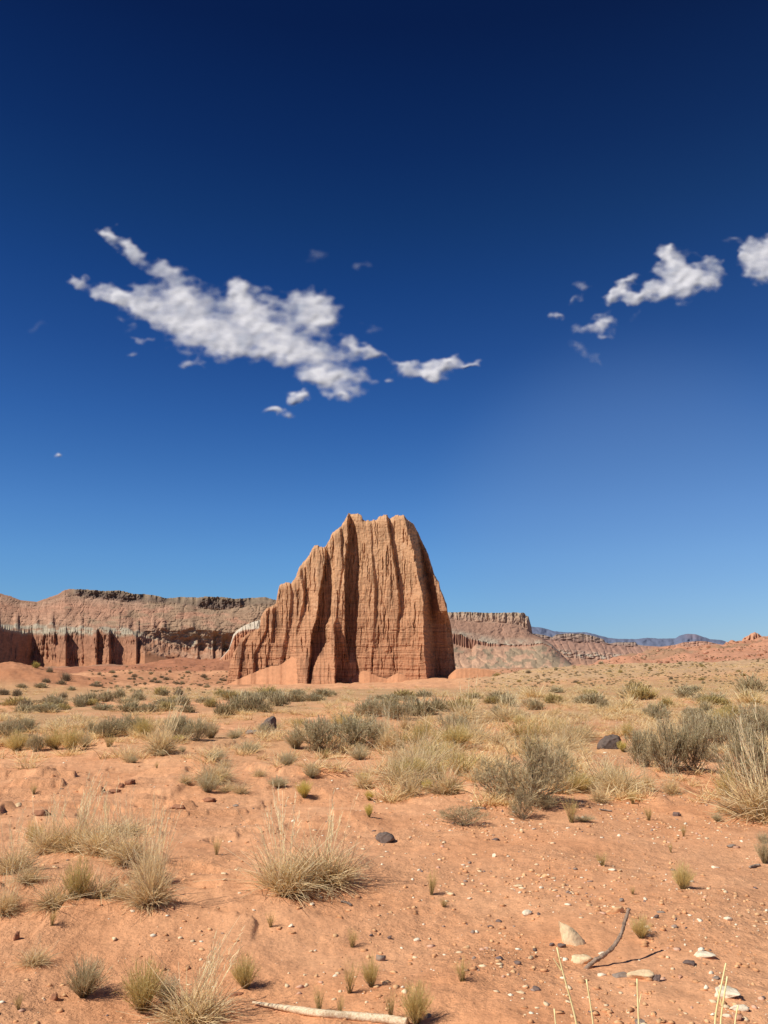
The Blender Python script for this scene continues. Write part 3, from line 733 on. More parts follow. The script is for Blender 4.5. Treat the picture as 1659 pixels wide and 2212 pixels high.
# shade painted dark into recesses and clefts; the first is also stained brown
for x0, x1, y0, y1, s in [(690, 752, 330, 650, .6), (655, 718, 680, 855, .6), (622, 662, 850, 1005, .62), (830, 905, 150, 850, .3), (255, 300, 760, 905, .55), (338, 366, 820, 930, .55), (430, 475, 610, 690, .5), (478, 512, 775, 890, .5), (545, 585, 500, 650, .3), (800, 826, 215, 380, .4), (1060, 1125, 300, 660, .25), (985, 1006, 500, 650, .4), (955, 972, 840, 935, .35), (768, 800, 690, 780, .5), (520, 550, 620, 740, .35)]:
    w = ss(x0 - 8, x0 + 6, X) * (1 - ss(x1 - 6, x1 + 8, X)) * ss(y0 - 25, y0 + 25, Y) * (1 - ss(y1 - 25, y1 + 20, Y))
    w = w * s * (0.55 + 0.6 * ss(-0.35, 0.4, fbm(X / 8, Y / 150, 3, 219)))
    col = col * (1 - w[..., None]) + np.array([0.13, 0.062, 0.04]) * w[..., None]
w = (ss(1236, 1262, X + 0.10 * (500 - Y) * (Y < 500)) * 0.5)[..., None]  # shaded right face: its shade painted in as darker brown
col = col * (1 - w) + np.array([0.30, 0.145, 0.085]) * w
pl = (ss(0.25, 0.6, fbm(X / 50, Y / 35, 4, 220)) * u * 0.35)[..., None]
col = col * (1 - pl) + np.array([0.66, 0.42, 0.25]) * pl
dist = MD - D * MU
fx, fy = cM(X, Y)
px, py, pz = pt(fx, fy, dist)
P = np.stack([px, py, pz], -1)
# the back of the fin: from the ridge down to the ground behind
back = []; bcol = []
for q, f_ in enumerate([0.04, 0.12, 0.25, 0.45, 0.7, 1.0]):
    r = P[-1].copy()
    hgt = r[:, 2] - (P[0][:, 2] - 2)
    r[:, 2] -= hgt * f_
    r[:, 1] += 1.5 + hgt * 0.28 * f_ ** 0.7 + 1.2 * noise(xs / 25, q * 3.1, 221)
    back.append(r); bcol.append(col[-1])
P = np.concatenate([P, np.array(back)]); colb = np.concatenate([col, np.array(bcol)])
t = NT("banded_sandstone")
base = t.attr("tint").outputs['Color']
vb = t.coords((0.25, 0.25, 2.6)); vv = t.coords((1.5, 1.5, 0.14)); vi = t.coords()
a = t.noise(vb, 0.9, 5, 0.65); b = t.noise(vv, 0.9, 5, 0.6, 0.4); d = t.noise(vi, 1.1, 5, 0.65)
k1 = t.ramp(a, [(0.33, 0.85), (0.5, 1.0), (0.68, 1.08)])
k2 = t.ramp(b, [(0.32, 0.76), (0.47, 1.0), (0.7, 1.07)])
k3 = t.ramp(d, [(0.3, 0.9), (0.55, 1.0), (0.75, 1.1)])
c_ = t.mix(1.0, t.mix(1.0, t.mix(1.0, base, k1, 'MULTIPLY'), k2, 'MULTIPLY'), k3, 'MULTIPLY')
nb = t.bump(a, 0.5, 0.5); nb = t.bump(d, 0.5, 0.4, nb)
tower_mat = t.done(t.diffuse(c_, nb))
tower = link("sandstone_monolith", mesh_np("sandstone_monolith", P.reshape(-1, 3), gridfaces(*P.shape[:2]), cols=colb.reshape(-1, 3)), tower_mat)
tag(tower, "tall fluted orange sandstone tower standing alone on the plain", "rock tower")

# talus fans heaped against its foot
TAL = [(185, 1008), (205, 1000), (260, 972), (330, 942), (400, 915), (440, 900), (480, 898), (520, 872), (550, 850), (575, 862), (600, 900), (630, 962), (645, 992), (660, 985), (700, 950), (722, 965), (745, 990), (775, 1008), (800, 1006), (840, 1000), (870, 968), (905, 936), (930, 924), (960, 934), (1000, 955), (1050, 968), (1080, 950),
       (1110, 936), (1140, 950), (1180, 972), (1230, 990), (1262, 992), (1290, 992), (1330, 984), (1370, 958), (1410, 922), (1440, 914), (1500, 911), (1560, 916), (1640, 932), (1720, 955), (1800, 990)]
xs2 = np.linspace(185, 1800, 470)
yt = poly(xs2, TAL) + 2.0 * noise(xs2 / 14, 0.2, 230) + 1.0 * noise(xs2 / 5, 0.9, 231)
w_ = np.clip(xs2, 190, 1412)
dw = tower_relief(w_[None, :], yt[None, :])[0] - 0.13 * (1000 - yt)
kk = np.ones(9) / 9; dw = np.convolve(np.pad(np.minimum(dw, 70), 4, mode='edge'), kk, 'valid')
rows_t = 60
dw = lerp(dw, 45.0, ss(1300, 1420, xs2))
tv = np.linspace(0, 1, rows_t)[:, None]
Xt = np.broadcast_to(xs2, (rows_t, len(xs2))).copy()
Yt = lerp(np.full(len(xs2), 1060.0), yt, tv)
Dt = dw[None, :] + 7 + 0.80 * (Yt - yt[None, :])
Dt = Dt + (1 - tv) ** 0.5 * (2.2 * groove((Xt - 600) / 26, Yt / 300, 232) + 2.0 * fbm(Xt / 18, Yt / 14, 4, 233))
ct = np.broadcast_to(np.array([0.57, 0.275, 0.14]), Xt.shape + (3,)) * (1 + 0.10 * fbm(Xt / 24, Yt / 18, 4, 234))[..., None]
fx, fy = cM(Xt, Yt)
px, py, pz = pt(fx, fy, MD - Dt * MU)
talus_mat = rock_mat("talus_sand", (1, 1, 1), 0.25, 2.0, 0.25, 0.16)
link("talus_slope", mesh_np("talus_slope", np.stack([px, py, pz], -1).reshape(-1, 3), gridfaces(rows_t, len(xs2)), cols=ct.reshape(-1, 3), smooth=True), talus_mat, tower)


# ================================================================== CLOUDS
def cloud_mat():
    t = NT("cloud_vapour")
    dens = t.attr("dens").outputs['Fac']
    v = t.coords()
    n = t.noise(v, 0.006, 6, 0.6)
    al = t.math('ADD', dens, t.math('MULTIPLY', t.math('SUBTRACT', n, 0.5), 0.05))
    mr = t.n('ShaderNodeMapRange'); mr.interpolation_type = 'SMOOTHSTEP'
    t.t.links.new(al, mr.inputs[0]); mr.inputs[1].default_value = 0.03; mr.inputs[2].default_value = 1.05; mr.inputs[4].default_value = 0.97
    al = t.math('MULTIPLY', mr.outputs[0], t.math('MULTIPLY', dens, 14.0, clamp=True), clamp=True)
    # droplets pass light on many times: the shading normal leans to the sun, thin parts stay greyer
    geo = t.t.nodes.new('ShaderNodeNewGeometry')
    nm = t.n('ShaderNodeMix', _data_type='VECTOR'); nm.inputs[0].default_value = 0.75
    t.t.links.new(geo.outputs['Normal'], nm.inputs[4]); nm.inputs[5].default_value = SUN_DIR
    vn = t.t.nodes.new('ShaderNodeVectorMath'); vn.operation = 'NORMALIZE'; t.t.links.new(nm.outputs[1], vn.inputs[0])
    col_ = t.ramp(t.attr('core').outputs['Fac'], [(0.1, (0.40, 0.42, 0.48)), (0.45, (0.50, 0.50, 0.54)), (0.8, (0.64, 0.63, 0.65))])
    d = t.n('ShaderNodeBsdfDiffuse', Color=col_, Normal=vn.outputs[0])
    a2 = d
    tp = t.n('ShaderNodeBsdfTransparent')
    mx = t.n('ShaderNodeMixShader'); t.t.links.new(al, mx.inputs[0]); t.t.links.new(tp.outputs[0], mx.inputs[1]); t.t.links.new(a2.outputs[0], mx.inputs[2])
    return t.done(mx.outputs[0])


CM = cloud_mat()
cC = lambda x, y: (101.7 + np.asarray(x) * 0.5923, 460.8 + np.asarray(y) * 0.5923)
cD = lambda x, y: (1118.2 + np.asarray(x) * 0.32597, 474.4 + np.asarray(y) * 0.32597)
cI = lambda x, y: (np.asarray(x) * 1.0, np.asarray(y) * 1.0)


def cloud(blobs, conv, label, seed, Y=5200.0, sc=1.0, holes=(), group=None):
    b = np.array([(p + (0, 1))[:6] if len(p) == 4 else (p + (1,))[:6] if len(p) == 5 else p for p in blobs], float)
    if conv is cD: b[:, 2:4] *= 1.16
    ex = np.maximum(b[:, 2], b[:, 3]) * 1.7
    x0, x1, y0, y1 = (b[:, 0] - ex).min(), (b[:, 0] + ex).max(), (b[:, 1] - ex).min(), (b[:, 1] + ex).max()
    step = 1.35 / sc
    xs = np.arange(x0, x1, step); ys = np.arange(y1, y0, -step)
    X, Yp = np.meshgrid(xs, ys)
    q = 30.0 / sc
    wx = X + q * 0.85 * fbm(X / (q * 2.2), Yp / (q * 1.6), 4, seed) ; wy = Yp + q * 0.6 * fbm(X / (q * 2.2) + 40, Yp / (q * 1.6), 4, seed + 9)
    keep = np.ones_like(X); soft = np.zeros_like(X); pk = np.zeros_like(X)
    for cx, cy, rx, ry, an, am in b:
        a = math.radians(an); dx = wx - cx; dy = wy - cy
        e = ((dx * math.cos(a) + dy * math.sin(a)) / rx) ** 2 + ((-dx * math.sin(a) + dy * math.cos(a)) / ry) ** 2
        w = np.exp(-0.95 * e) * am
        keep *= 1 - 0.86 * w
    f = 1 - keep
    for cx, cy, rx, ry in holes:
        e = ((wx - cx) / rx) ** 2 + ((wy - cy) / ry) ** 2
        f = f * (1 - 0.9 * np.clip(1 - e, 0, 1))
    nz = fbm(X / (q * 1.9), Yp / (q * 1.05), 5, seed + 20, 0.50)
    dens = np.clip(f * 1.4 + 0.52 * nz * ss(0.0, 0.45, f) * (1 - 0.7 * f) - (0.27 * min(1, f.max()) ** 2 + 0.03), 0, 1)
    core = np.clip(f * (0.72 + 0.55 * fbm(X / (q * 3.2), Yp / (q * 1.8), 3, seed + 70)) - 0.06 * nz, 0, 1)
    am_ = b[:, 5].max(); dens = dens * (min(1.0, am_ * 1.05) if am_ < 0.75 else 1.0)
    kb = np.hanning(15)[1:-1]; kb /= kb.sum()
    for ax in (0, 1):
        dens = np.apply_along_axis(lambda r: np.convolve(np.pad(r, 6, mode='edge'), kb, 'valid'), ax, dens)
    puff = np.abs(fbm(X / (q * 2.4), Yp / (q * 1.7), 2, seed + 50))
    unit = Y * K / F_PX * (0.5923 if conv is cC else 0.326 if conv is cD else 1.0)
    fb = np.clip(f * (1.1 - 0.35 * puff), 0, 1)
    R_ = max(3, int(15 / sc / step)); kn = np.hanning(2 * R_ + 3)[1:-1]; kn /= kn.sum()
    for ax in (0, 1):
        fb = np.apply_along_axis(lambda r: np.convolve(np.pad(r, R_, mode='edge'), kn, 'valid'), ax, fb)
    thick = unit * q * 0.30 * fb
    fx, fy = conv(X, Yp)
    px, py, pz = pt(fx, fy, Y - thick)
    kf = (dens[:-1, :-1] + dens[:-1, 1:] + dens[1:, 1:] + dens[1:, :-1]) > 0.02
    F_ = gridfaces(*X.shape, keep=kf)
    V = np.stack([px, py, pz], -1).reshape(-1, 3)
    used = np.unique(F_); mp = np.full(len(V), -1); mp[used] = np.arange(len(used))
    V = V[used]; ctr = V.mean(0)
    o = link("cloud", mesh_np("cloud", V - ctr, mp[F_], smooth=True, attr={"dens": dens.ravel()[used], "core": core.ravel()[used]}), CM)
    o.location = ctr
    o.visible_shadow = True
    tag(o, label, "cloud", group or "small white clouds in the blue sky")
    return o


cloud([(230, 75, 42, 28, 40), (300, 135, 70, 30, 35), (430, 212, 85, 38, 20, .8), (115, 245, 50, 22, 25, .8), (240, 300, 90, 28, 12), (340, 330, 90, 48, 20), (500, 312, 120, 70, 15), (440, 395, 110, 40, 25, .85), (560, 405, 130, 58, 25, .95),
       (600, 465, 140, 55, 0, .9), (740, 350, 105, 85, 25), (695, 290, 38, 42), (690, 475, 80, 48), (960, 340, 95, 60, 10), (970, 385, 90, 55), (800, 420, 120, 38, 15), (850, 500, 105, 50, 5), (960, 510, 140, 42, 10), (1060, 590, 125, 36, 8),
       (1075, 655, 68, 26, 5), (1000, 600, 80, 30), (525, 550, 45, 18, 5, .6), (1130, 490, 80, 28, 20, .9), (1200, 515, 50, 14, 15, .8), (330, 462, 70, 16, 25, .5), (310, 505, 42, 14, 0, .5), (280, 400, 45, 15, 30, .45)],
      cC, "large drifting white cloud reaching down toward the sandstone tower", 300)
cloud([(1300, 562, 62, 24, 18), (1375, 588, 72, 22, 5), (1420, 572, 42, 34), (1460, 545, 50, 18), (1540, 550, 42, 14, -8), (1245, 606, 34, 13, 0, .7)], cC, "ragged white cloud trailing off the lower tip of the large cloud", 340)
cloud([(920, 672, 40, 22)], cC, "small white puff just under the large cloud's lower end", 350)
cloud([(832, 722, 48, 14, 5)], cC, "small flat cloud streak lowest below the large cloud", 355)
cloud([(30, 885, 24, 11)], cC, "tiny white puff low in the clear sky above the mesa", 358)
cloud([(990, 155, 44, 28, -15, .42)], cC, "thin wispy cloud high above the large cloud's right shoulder", 361)
cloud([(1145, 193, 40, 18, 0, .5)], cC, "thin cloud scrap below the higher wisp over the tower", 364)
cloud([(1185, 425, 46, 18, 22, .45)], cC, "faint cloud shred just above the tail of the large cloud", 367)
cloud([(75, 712, 26, 8, 0, .45)], cI, "faint cloud scrap beside the left edge of the sky", 370)
cloud([(1060, 330, 125, 105, 25), (980, 230, 45, 50), (1150, 400, 130, 70), (1010, 455, 120, 55), (1290, 290, 55, 50, 0, .75), (1280, 390, 70, 40, 0, .75), (850, 480, 120, 38, -10, .85), (750, 505, 110, 30, 0, .8), (750, 390, 48, 28, -30, .85), (660, 460, 80, 36, -35, .85), (600, 512, 42, 24, 0, .7), (600, 572, 36, 24, 0, .5), (740, 552, 62, 26, 0, .65), (1090, 570, 50, 28, 0, .4)],
      cD, "white heart-shaped cloud with a ragged left tail over the right mesas", 400, sc=0.62)
cloud([(1580, 255, 110, 100), (1665, 165, 60, 50), (1650, 345, 80, 60), (1490, 220, 40, 30), (1740, 280, 60, 120)], cD, "bright cloud with a blue gap cut off at the picture edge", 420, sc=0.62)
cloud([(1440, 142, 75, 20, 10, .55)], cD, "thin horizontal wisp beside the cut-off bright cloud", 430, sc=0.62)
cloud([(430, 448, 42, 44, 0, .7), (385, 530, 26, 28, 0, .45)], cD, "small upright cloud shred left of the heart-shaped cloud", 440, sc=0.62)
cloud([(245, 650, 42, 26, 5, .8)], cD, "tiny white tuft left of the lower right cloud patches", 450, sc=0.62)
cloud([(575, 690, 66, 56, 0, .85), (445, 728, 85, 30, -12, .6), (590, 780, 55, 14, 5, .45)], cD, "soft round-headed cloud patch below the heart-shaped cloud", 460, sc=0.62)
cloud([(440, 868, 95, 32, 30, .48), (385, 820, 38, 15, 0, .4), (525, 935, 42, 18, 40, .4)], cD, "faint torn cloud lowest in the group of the right sky", 470, sc=0.62)
cloud([(790, 645, 38, 24, -30, .42)], cD, "faint blue-white smudge right of the round-headed cloud patch", 480, sc=0.62)

# ================================================================== PLANTS
def strips(root, dirv, length, width, bend, seg=3, tone0=0.0, tone1=1.0, droop=0.0, taper=0.15, rng=None, tj=None):
    """many thin curved blades in one go; returns verts, quads, tone"""
    n = len(root); rng = rng or RNG
    d = dirv / np.linalg.norm(dirv, axis=1, keepdims=True)
    side = np.cross(d, rng.normal(size=(n, 3))); side /= np.linalg.norm(side, axis=1, keepdims=True) + 1e-9
    bd = np.cross(d, side)
    V = np.zeros((n, seg + 1, 2, 3)); T = np.zeros((n, seg + 1, 2))
    for s in range(seg + 1):
        u = s / seg
        p = root + d * (length * u)[:, None] + bd * (bend * length * u * u)[:, None]
        p[:, 2] -= droop * length * u * u
        w = (width * (1 - (1 - taper) * u ** 1.5))[:, None] * 0.5
        V[:, s, 0] = p - side * w; V[:, s, 1] = p + side * w
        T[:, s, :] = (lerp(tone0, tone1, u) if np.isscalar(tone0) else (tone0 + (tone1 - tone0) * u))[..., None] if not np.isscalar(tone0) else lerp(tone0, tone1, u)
    if tj is not None:
        T = T + tj[:, None, None]
    i = np.arange(n * (seg + 1) * 2).reshape(n, seg + 1, 2)
    q = np.stack([i[:, :-1, 0], i[:, :-1, 1], i[:, 1:, 1], i[:, 1:, 0]], -1).reshape(-1, 4)
    return V.reshape(-1, 3), q, T.ravel()


def joinparts(ps):
    V, Q, T = [], [], []; k = 0
    for v, q, t_ in ps:
        V.append(v); Q.append(q + k); T.append(t_); k += len(v)
    return np.concatenate(V), np.concatenate(Q), np.concatenate(T)


def hemi(rng, n, spread, up=0.25):
    """directions fanned around +Z; spread = max angle in radians"""
    th = spread * np.sqrt(rng.random(n)); ph = rng.random(n) * 2 * math.pi
    return np.stack([np.sin(th) * np.cos(ph), np.sin(th) * np.sin(ph), np.cos(th) + 0 * up], -1)


def disc(rng, n, r):
    a = rng.random(n) * 2 * math.pi; q = r * np.sqrt(rng.random(n))
    return np.stack([q * np.cos(a), q * np.sin(a), np.zeros(n)], -1)


def plant_mat(name, stops, trans=0.30, vary=0.16):
    t = NT(name)
    tone = t.attr("tone").outputs['Fac']
    inf = t.t.nodes.new('ShaderNodeObjectInfo')
    j = t.math('MULTIPLY', t.math('SUBTRACT', inf.outputs['Random'], 0.5), vary)
    c = t.ramp(t.math('ADD', tone, j, clamp=True), stops)
    d = t.n('ShaderNodeBsdfDiffuse', Color=c); tr = t.n('ShaderNodeBsdfTranslucent', Color=c)
    m = t.n('ShaderNodeMixShader', Fac=trans); t.t.links.new(d.outputs[0], m.inputs[1]); t.t.links.new(tr.outputs[0], m.inputs[2])
    return t.done(m.outputs[0])


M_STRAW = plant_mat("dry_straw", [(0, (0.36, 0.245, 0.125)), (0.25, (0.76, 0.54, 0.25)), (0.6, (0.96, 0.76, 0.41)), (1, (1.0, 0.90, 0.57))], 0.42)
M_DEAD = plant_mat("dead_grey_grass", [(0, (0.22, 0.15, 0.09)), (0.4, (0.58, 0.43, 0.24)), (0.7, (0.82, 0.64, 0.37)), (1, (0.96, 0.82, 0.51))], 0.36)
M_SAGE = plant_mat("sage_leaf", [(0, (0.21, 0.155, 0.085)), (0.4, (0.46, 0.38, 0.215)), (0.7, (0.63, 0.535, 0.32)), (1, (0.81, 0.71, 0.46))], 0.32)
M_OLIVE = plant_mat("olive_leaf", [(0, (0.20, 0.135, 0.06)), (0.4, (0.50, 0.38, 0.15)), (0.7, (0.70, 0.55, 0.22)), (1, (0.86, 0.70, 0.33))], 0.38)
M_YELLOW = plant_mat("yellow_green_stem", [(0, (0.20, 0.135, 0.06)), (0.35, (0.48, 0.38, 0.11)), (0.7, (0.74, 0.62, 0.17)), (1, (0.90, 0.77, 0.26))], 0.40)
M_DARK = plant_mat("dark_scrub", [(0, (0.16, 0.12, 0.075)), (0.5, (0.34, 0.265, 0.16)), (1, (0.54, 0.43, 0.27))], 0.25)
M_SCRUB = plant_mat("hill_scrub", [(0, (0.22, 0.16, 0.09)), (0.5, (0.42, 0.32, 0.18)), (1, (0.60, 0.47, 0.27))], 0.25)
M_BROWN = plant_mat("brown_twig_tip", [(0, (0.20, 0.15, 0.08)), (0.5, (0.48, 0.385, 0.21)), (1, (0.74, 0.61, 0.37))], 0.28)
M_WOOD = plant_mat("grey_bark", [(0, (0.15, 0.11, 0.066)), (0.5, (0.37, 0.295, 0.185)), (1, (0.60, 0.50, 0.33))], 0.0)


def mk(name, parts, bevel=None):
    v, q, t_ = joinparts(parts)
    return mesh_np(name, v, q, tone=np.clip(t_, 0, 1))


PROTO = {}


def wood(rng, n, spread, length, w, base=0.12, kinks=3):
    """crooked woody stems with forks; returns strips and the tip points/directions"""
    ps = []
    p = disc(rng, n, base); d = hemi(rng, n, spread)
    L = length * (0.55 + 0.5 * rng.random(n))
    tips, tdir = [], []
    for k in range(kinks):
        l = L / kinks * (0.8 + 0.4 * rng.random(len(p)))
        ww = np.full(len(p), w * (1 - 0.26 * k))
        ps.append(strips(p, d, l, ww, rng.normal(0, 0.10, len(p)), 2, 0.25, 0.55, 0, 0.8, rng, rng.normal(0, 0.12, len(p))))
        ps.append(strips(p, d, l, ww, rng.normal(0, 0.10, len(p)), 2, 0.25, 0.55, 0, 0.8, rng, rng.normal(0, 0.12, len(p))))
        p = p + d * l[:, None]
        tips.append(p); tdir.append(d)
        m = 2
        p = np.repeat(p, m, 0); L = np.repeat(L, m)
        d = np.repeat(d, m, 0) + rng.normal(0, 0.34, (len(p), 3)); d[:, 2] = np.abs(d[:, 2]) * 0.9 + 0.12
        d /= np.linalg.norm(d, axis=1, keepdims=True)
    return ps, tips, tdir, (p, d)


def proto_sage(seed):
    rng = np.random.default_rng(seed)
    ps, tips, tdir, (ep, ed) = wood(rng, 34, 1.12, 0.62, 0.018, 0.14)
    stems = mk("sage_stems", ps)
    P = np.concatenate([ep, ep, ep, tips[2], tips[1]]); Dd = np.concatenate([ed, ed, ed, tdir[2], tdir[1]])
    n = len(P)
    P = P + rng.normal(0, 0.03, (n, 3)); P[:, 2] = np.maximum(P[:, 2], 0.03)
    dd = Dd + rng.normal(0, 0.35, (n, 3)); dd[:, 2] = np.abs(dd[:, 2]) + 0.55
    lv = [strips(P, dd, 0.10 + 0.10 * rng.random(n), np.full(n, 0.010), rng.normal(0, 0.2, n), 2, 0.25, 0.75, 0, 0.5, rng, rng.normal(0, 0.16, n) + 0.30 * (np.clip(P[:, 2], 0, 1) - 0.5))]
    m = n * 2
    q = rng.integers(0, n, m); u = rng.random(m) * 0.15
    P2 = P[q] + dd[q] / np.linalg.norm(dd[q], axis=1, keepdims=True) * u[:, None]
    d2 = dd[q] * 0.5 + rng.normal(0, 0.5, (m, 3)); d2[:, 2] += 0.2
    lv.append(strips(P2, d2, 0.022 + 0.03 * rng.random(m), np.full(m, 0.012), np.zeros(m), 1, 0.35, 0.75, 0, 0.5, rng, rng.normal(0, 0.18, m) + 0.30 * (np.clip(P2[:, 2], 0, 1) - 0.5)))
    return [("stems", stems, M_WOOD), ("foliage", mk("sage_foliage", lv), M_SAGE)]


def proto_twig(seed):
    rng = np.random.default_rng(seed)
    ps, tips, tdir, (ep, ed) = wood(rng, 40, 1.25, 0.70, 0.014, 0.2, 3)
    stems = mk("twig_stems", ps)
    P = np.concatenate([ep, tips[2], tips[1], tips[2]]); Dd = np.concatenate([ed, tdir[2], tdir[1], tdir[2]])
    n = len(P)
    dd = Dd * 0.6 + rng.normal(0, 0.55, (n, 3)); dd[:, 2] = np.abs(dd[:, 2]) * 0.8 + 0.08
    lv = [strips(P, dd, 0.08 + 0.14 * rng.random(n), np.full(n, 0.0075), rng.normal(0, 0.25, n), 2, 0.3, 0.7, 0, 0.5, rng, rng.normal(0, 0.2, n))]
    q = rng.integers(0, n, n * 3); m = len(q)
    P2 = P[q] + dd[q] * 0.09 * rng.random(m)[:, None]
    d2 = rng.normal(0, 0.7, (m, 3)); d2[:, 2] = np.abs(d2[:, 2]) * 0.7
    lv.append(strips(P2, d2, 0.03 + 0.06 * rng.random(m), np.full(m, 0.006), np.zeros(m), 1, 0.35, 0.8, 0, 0.4, rng, rng.normal(0, 0.22, m)))
    return [("stems", stems, M_WOOD), ("twigs", mk("twigs", lv), M_BROWN)]


def proto_grass(seed, n=620, stalks=16, lean=(0, 0), tall=1.55):
    rng = np.random.default_rng(seed)
    r = disc(rng, n, 0.22)
    d = hemi(rng, n, 1.22) + np.array([lean[0], lean[1], 0]) * 0.5
    d[:, :2] += r[:, :2] * 1.4
    L = 0.25 + 0.75 * rng.random(n) ** 1.5
    bl = [strips(r, d, L, np.full(n, 0.014), rng.normal(0, 0.38, n), 4, 0.12, 0.80, 0.26, 0.2, rng, rng.normal(0, 0.14, n))]
    m = int(n * 1.3)
    r2 = disc(rng, m, 0.30); d2 = hemi(rng, m, 1.45); d2[:, 2] = np.abs(d2[:, 2]) * 0.75 + 0.14; d2[:, :2] += r2[:, :2]
    dead = [strips(r2, d2, 0.28 + 0.52 * rng.random(m), np.full(m, 0.013), rng.normal(0, 0.85, m), 4, 0.12, 0.8, 0.30, 0.4, rng, rng.normal(0, 0.2, m))]
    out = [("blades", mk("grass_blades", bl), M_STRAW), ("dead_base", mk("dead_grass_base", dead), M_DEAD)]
    if stalks:
        r3 = disc(rng, stalks, 0.2); d3 = hemi(rng, stalks, 0.34) + np.array([lean[0], lean[1], 0])
        L3 = (0.55 + 0.45 * rng.random(stalks)) * tall
        b3 = rng.normal(0, 0.10, stalks)
        st = [strips(r3, d3, L3, np.full(stalks, 0.013), b3, 5, 0.55, 0.95, 0.02, 0.5, np.random.default_rng(seed + 5))]
        # seed heads: slim sprays along the last third
        dn = d3 / np.linalg.norm(d3, axis=1, keepdims=True)
        for u in np.linspace(0.66, 0.98, 7):
            p = r3 + dn * (L3 * u)[:, None]
            st.append(strips(p, dn + rng.normal(0, 0.25, (stalks, 3)), np.full(stalks, 0.11), np.full(stalks, 0.016), rng.normal(0, 0.2, stalks), 1, 0.8, 1.0, 0, 0.3, rng))
        out.append(("seed_stalks", mk("seed_stalks", st), M_STRAW))
    return out


def proto_broom(seed, n=250, mat=None, spread=0.75):
    rng = np.random.default_rng(seed)
    r = disc(rng, n, 0.12); d = hemi(rng, n, spread); d[:, :2] += r[:, :2] * 1.5
    L = 0.5 + 0.5 * rng.random(n)
    a = [strips(r, d, L, np.full(n, 0.011), rng.normal(0, 0.10, n), 3, 0.05, 0.8, 0, 0.6, rng, rng.normal(0, 0.12, n))]
    m = n * 7; q = rng.integers(0, n, m); u = 0.35 + 0.65 * rng.random(m)
    dn = d / np.linalg.norm(d, axis=1, keepdims=True)
    P = r[q] + dn[q] * (L[q] * u)[:, None]
    d2 = dn[q] + rng.normal(0, 0.45, (m, 3))
    a.append(strips(P, d2, 0.06 + 0.12 * rng.random(m), np.full(m, 0.010), rng.normal(0, 0.1, m), 1, 0.55, 0.9, 0, 0.5, rng, rng.normal(0, 0.14, m)))
    k = 46; rb = disc(rng, k, 0.1); db = hemi(rng, k, spread * 1.2)
    st = [strips(rb, db, 0.3 + 0.3 * rng.random(k), np.full(k, 0.020), rng.normal(0, 0.2, k), 3, 0.1, 0.4, 0, 0.5, rng)]
    return [("stems", mk("broom_stems", st), M_WOOD), ("foliage", mk("broom_foliage", a), mat or M_YELLOW)]


def proto_wisp(seed, n=70):
    rng = np.random.default_rng(seed)
    r = disc(rng, n, 0.12); d = hemi(rng, n, 0.62); L = 0.5 + 0.5 * rng.random(n)
    a = [strips(r, d, L, np.full(n, 0.014), rng.normal(0, 0.12, n), 3, 0.05, 0.7, 0, 0.5, rng, rng.normal(0, 0.15, n))]
    m = n * 3; q = rng.integers(0, n, m); u = 0.4 + 0.6 * rng.random(m); dn = d / np.linalg.norm(d, axis=1, keepdims=True)
    P = r[q] + dn[q] * (L[q] * u)[:, None]
    a.append(strips(P, dn[q] + rng.normal(0, 0.5, (m, 3)), 0.05 + 0.1 * rng.random(m), np.full(m, 0.011), np.zeros(m), 1, 0.5, 0.85, 0, 0.5, rng, rng.normal(0, 0.15, m)))
    return [("foliage", mk("wisp_stems", a), M_OLIVE)]


def proto_far(seed, kind):
    """one mesh for plants a few pixels high: stems and leaves together"""
    rng = np.random.default_rng(seed)
    if kind == 'grass':
        n = 150; r = disc(rng, n, 0.25); d = hemi(rng, n, 0.95); d[:, :2] += r[:, :2] * 1.2
        a = [strips(r, d, 0.4 + 0.6 * rng.random(n), np.full(n, 0.026), rng.normal(0, 0.25, n), 2, 0.2, 0.8, 0.15, 0.3, rng, rng.normal(0, 0.15, n))]
    else:
        n = 420; P = rng.normal(0, 1, (n, 3)); P /= np.linalg.norm(P, axis=1, keepdims=True)
        P *= (0.35 + 0.65 * rng.random(n) ** 0.6)[:, None] * (0.75 + 0.35 * noise(P[:, 0] * 2.2 + seed, P[:, 1] * 2.2 + P[:, 2], seed))[:, None]
        P = P * np.array([0.5, 0.5, 0.55]); P[:, 2] = np.abs(P[:, 2]) * 1.25 + 0.02
        d = P * 1.2 + rng.normal(0, 0.25, (n, 3)); d[:, 2] += 0.6
        a = [strips(P, d, 0.12 + 0.20 * rng.random(n), np.full(n, 0.028), rng.normal(0, 0.2, n), 1, 0.2, 0.75, 0, 0.35, rng, rng.normal(0, 0.15, n) + 0.35 * (P[:, 2] - 0.45))]
        k = 30; r = disc(rng, k, 0.08); a.append(strips(r, hemi(rng, k, 1.1), 0.3 + 0.3 * rng.random(k), np.full(k, 0.025), np.zeros(k), 1, 0.0, 0.2, 0, 0.5, rng))
    return mk("far_" + kind, a)


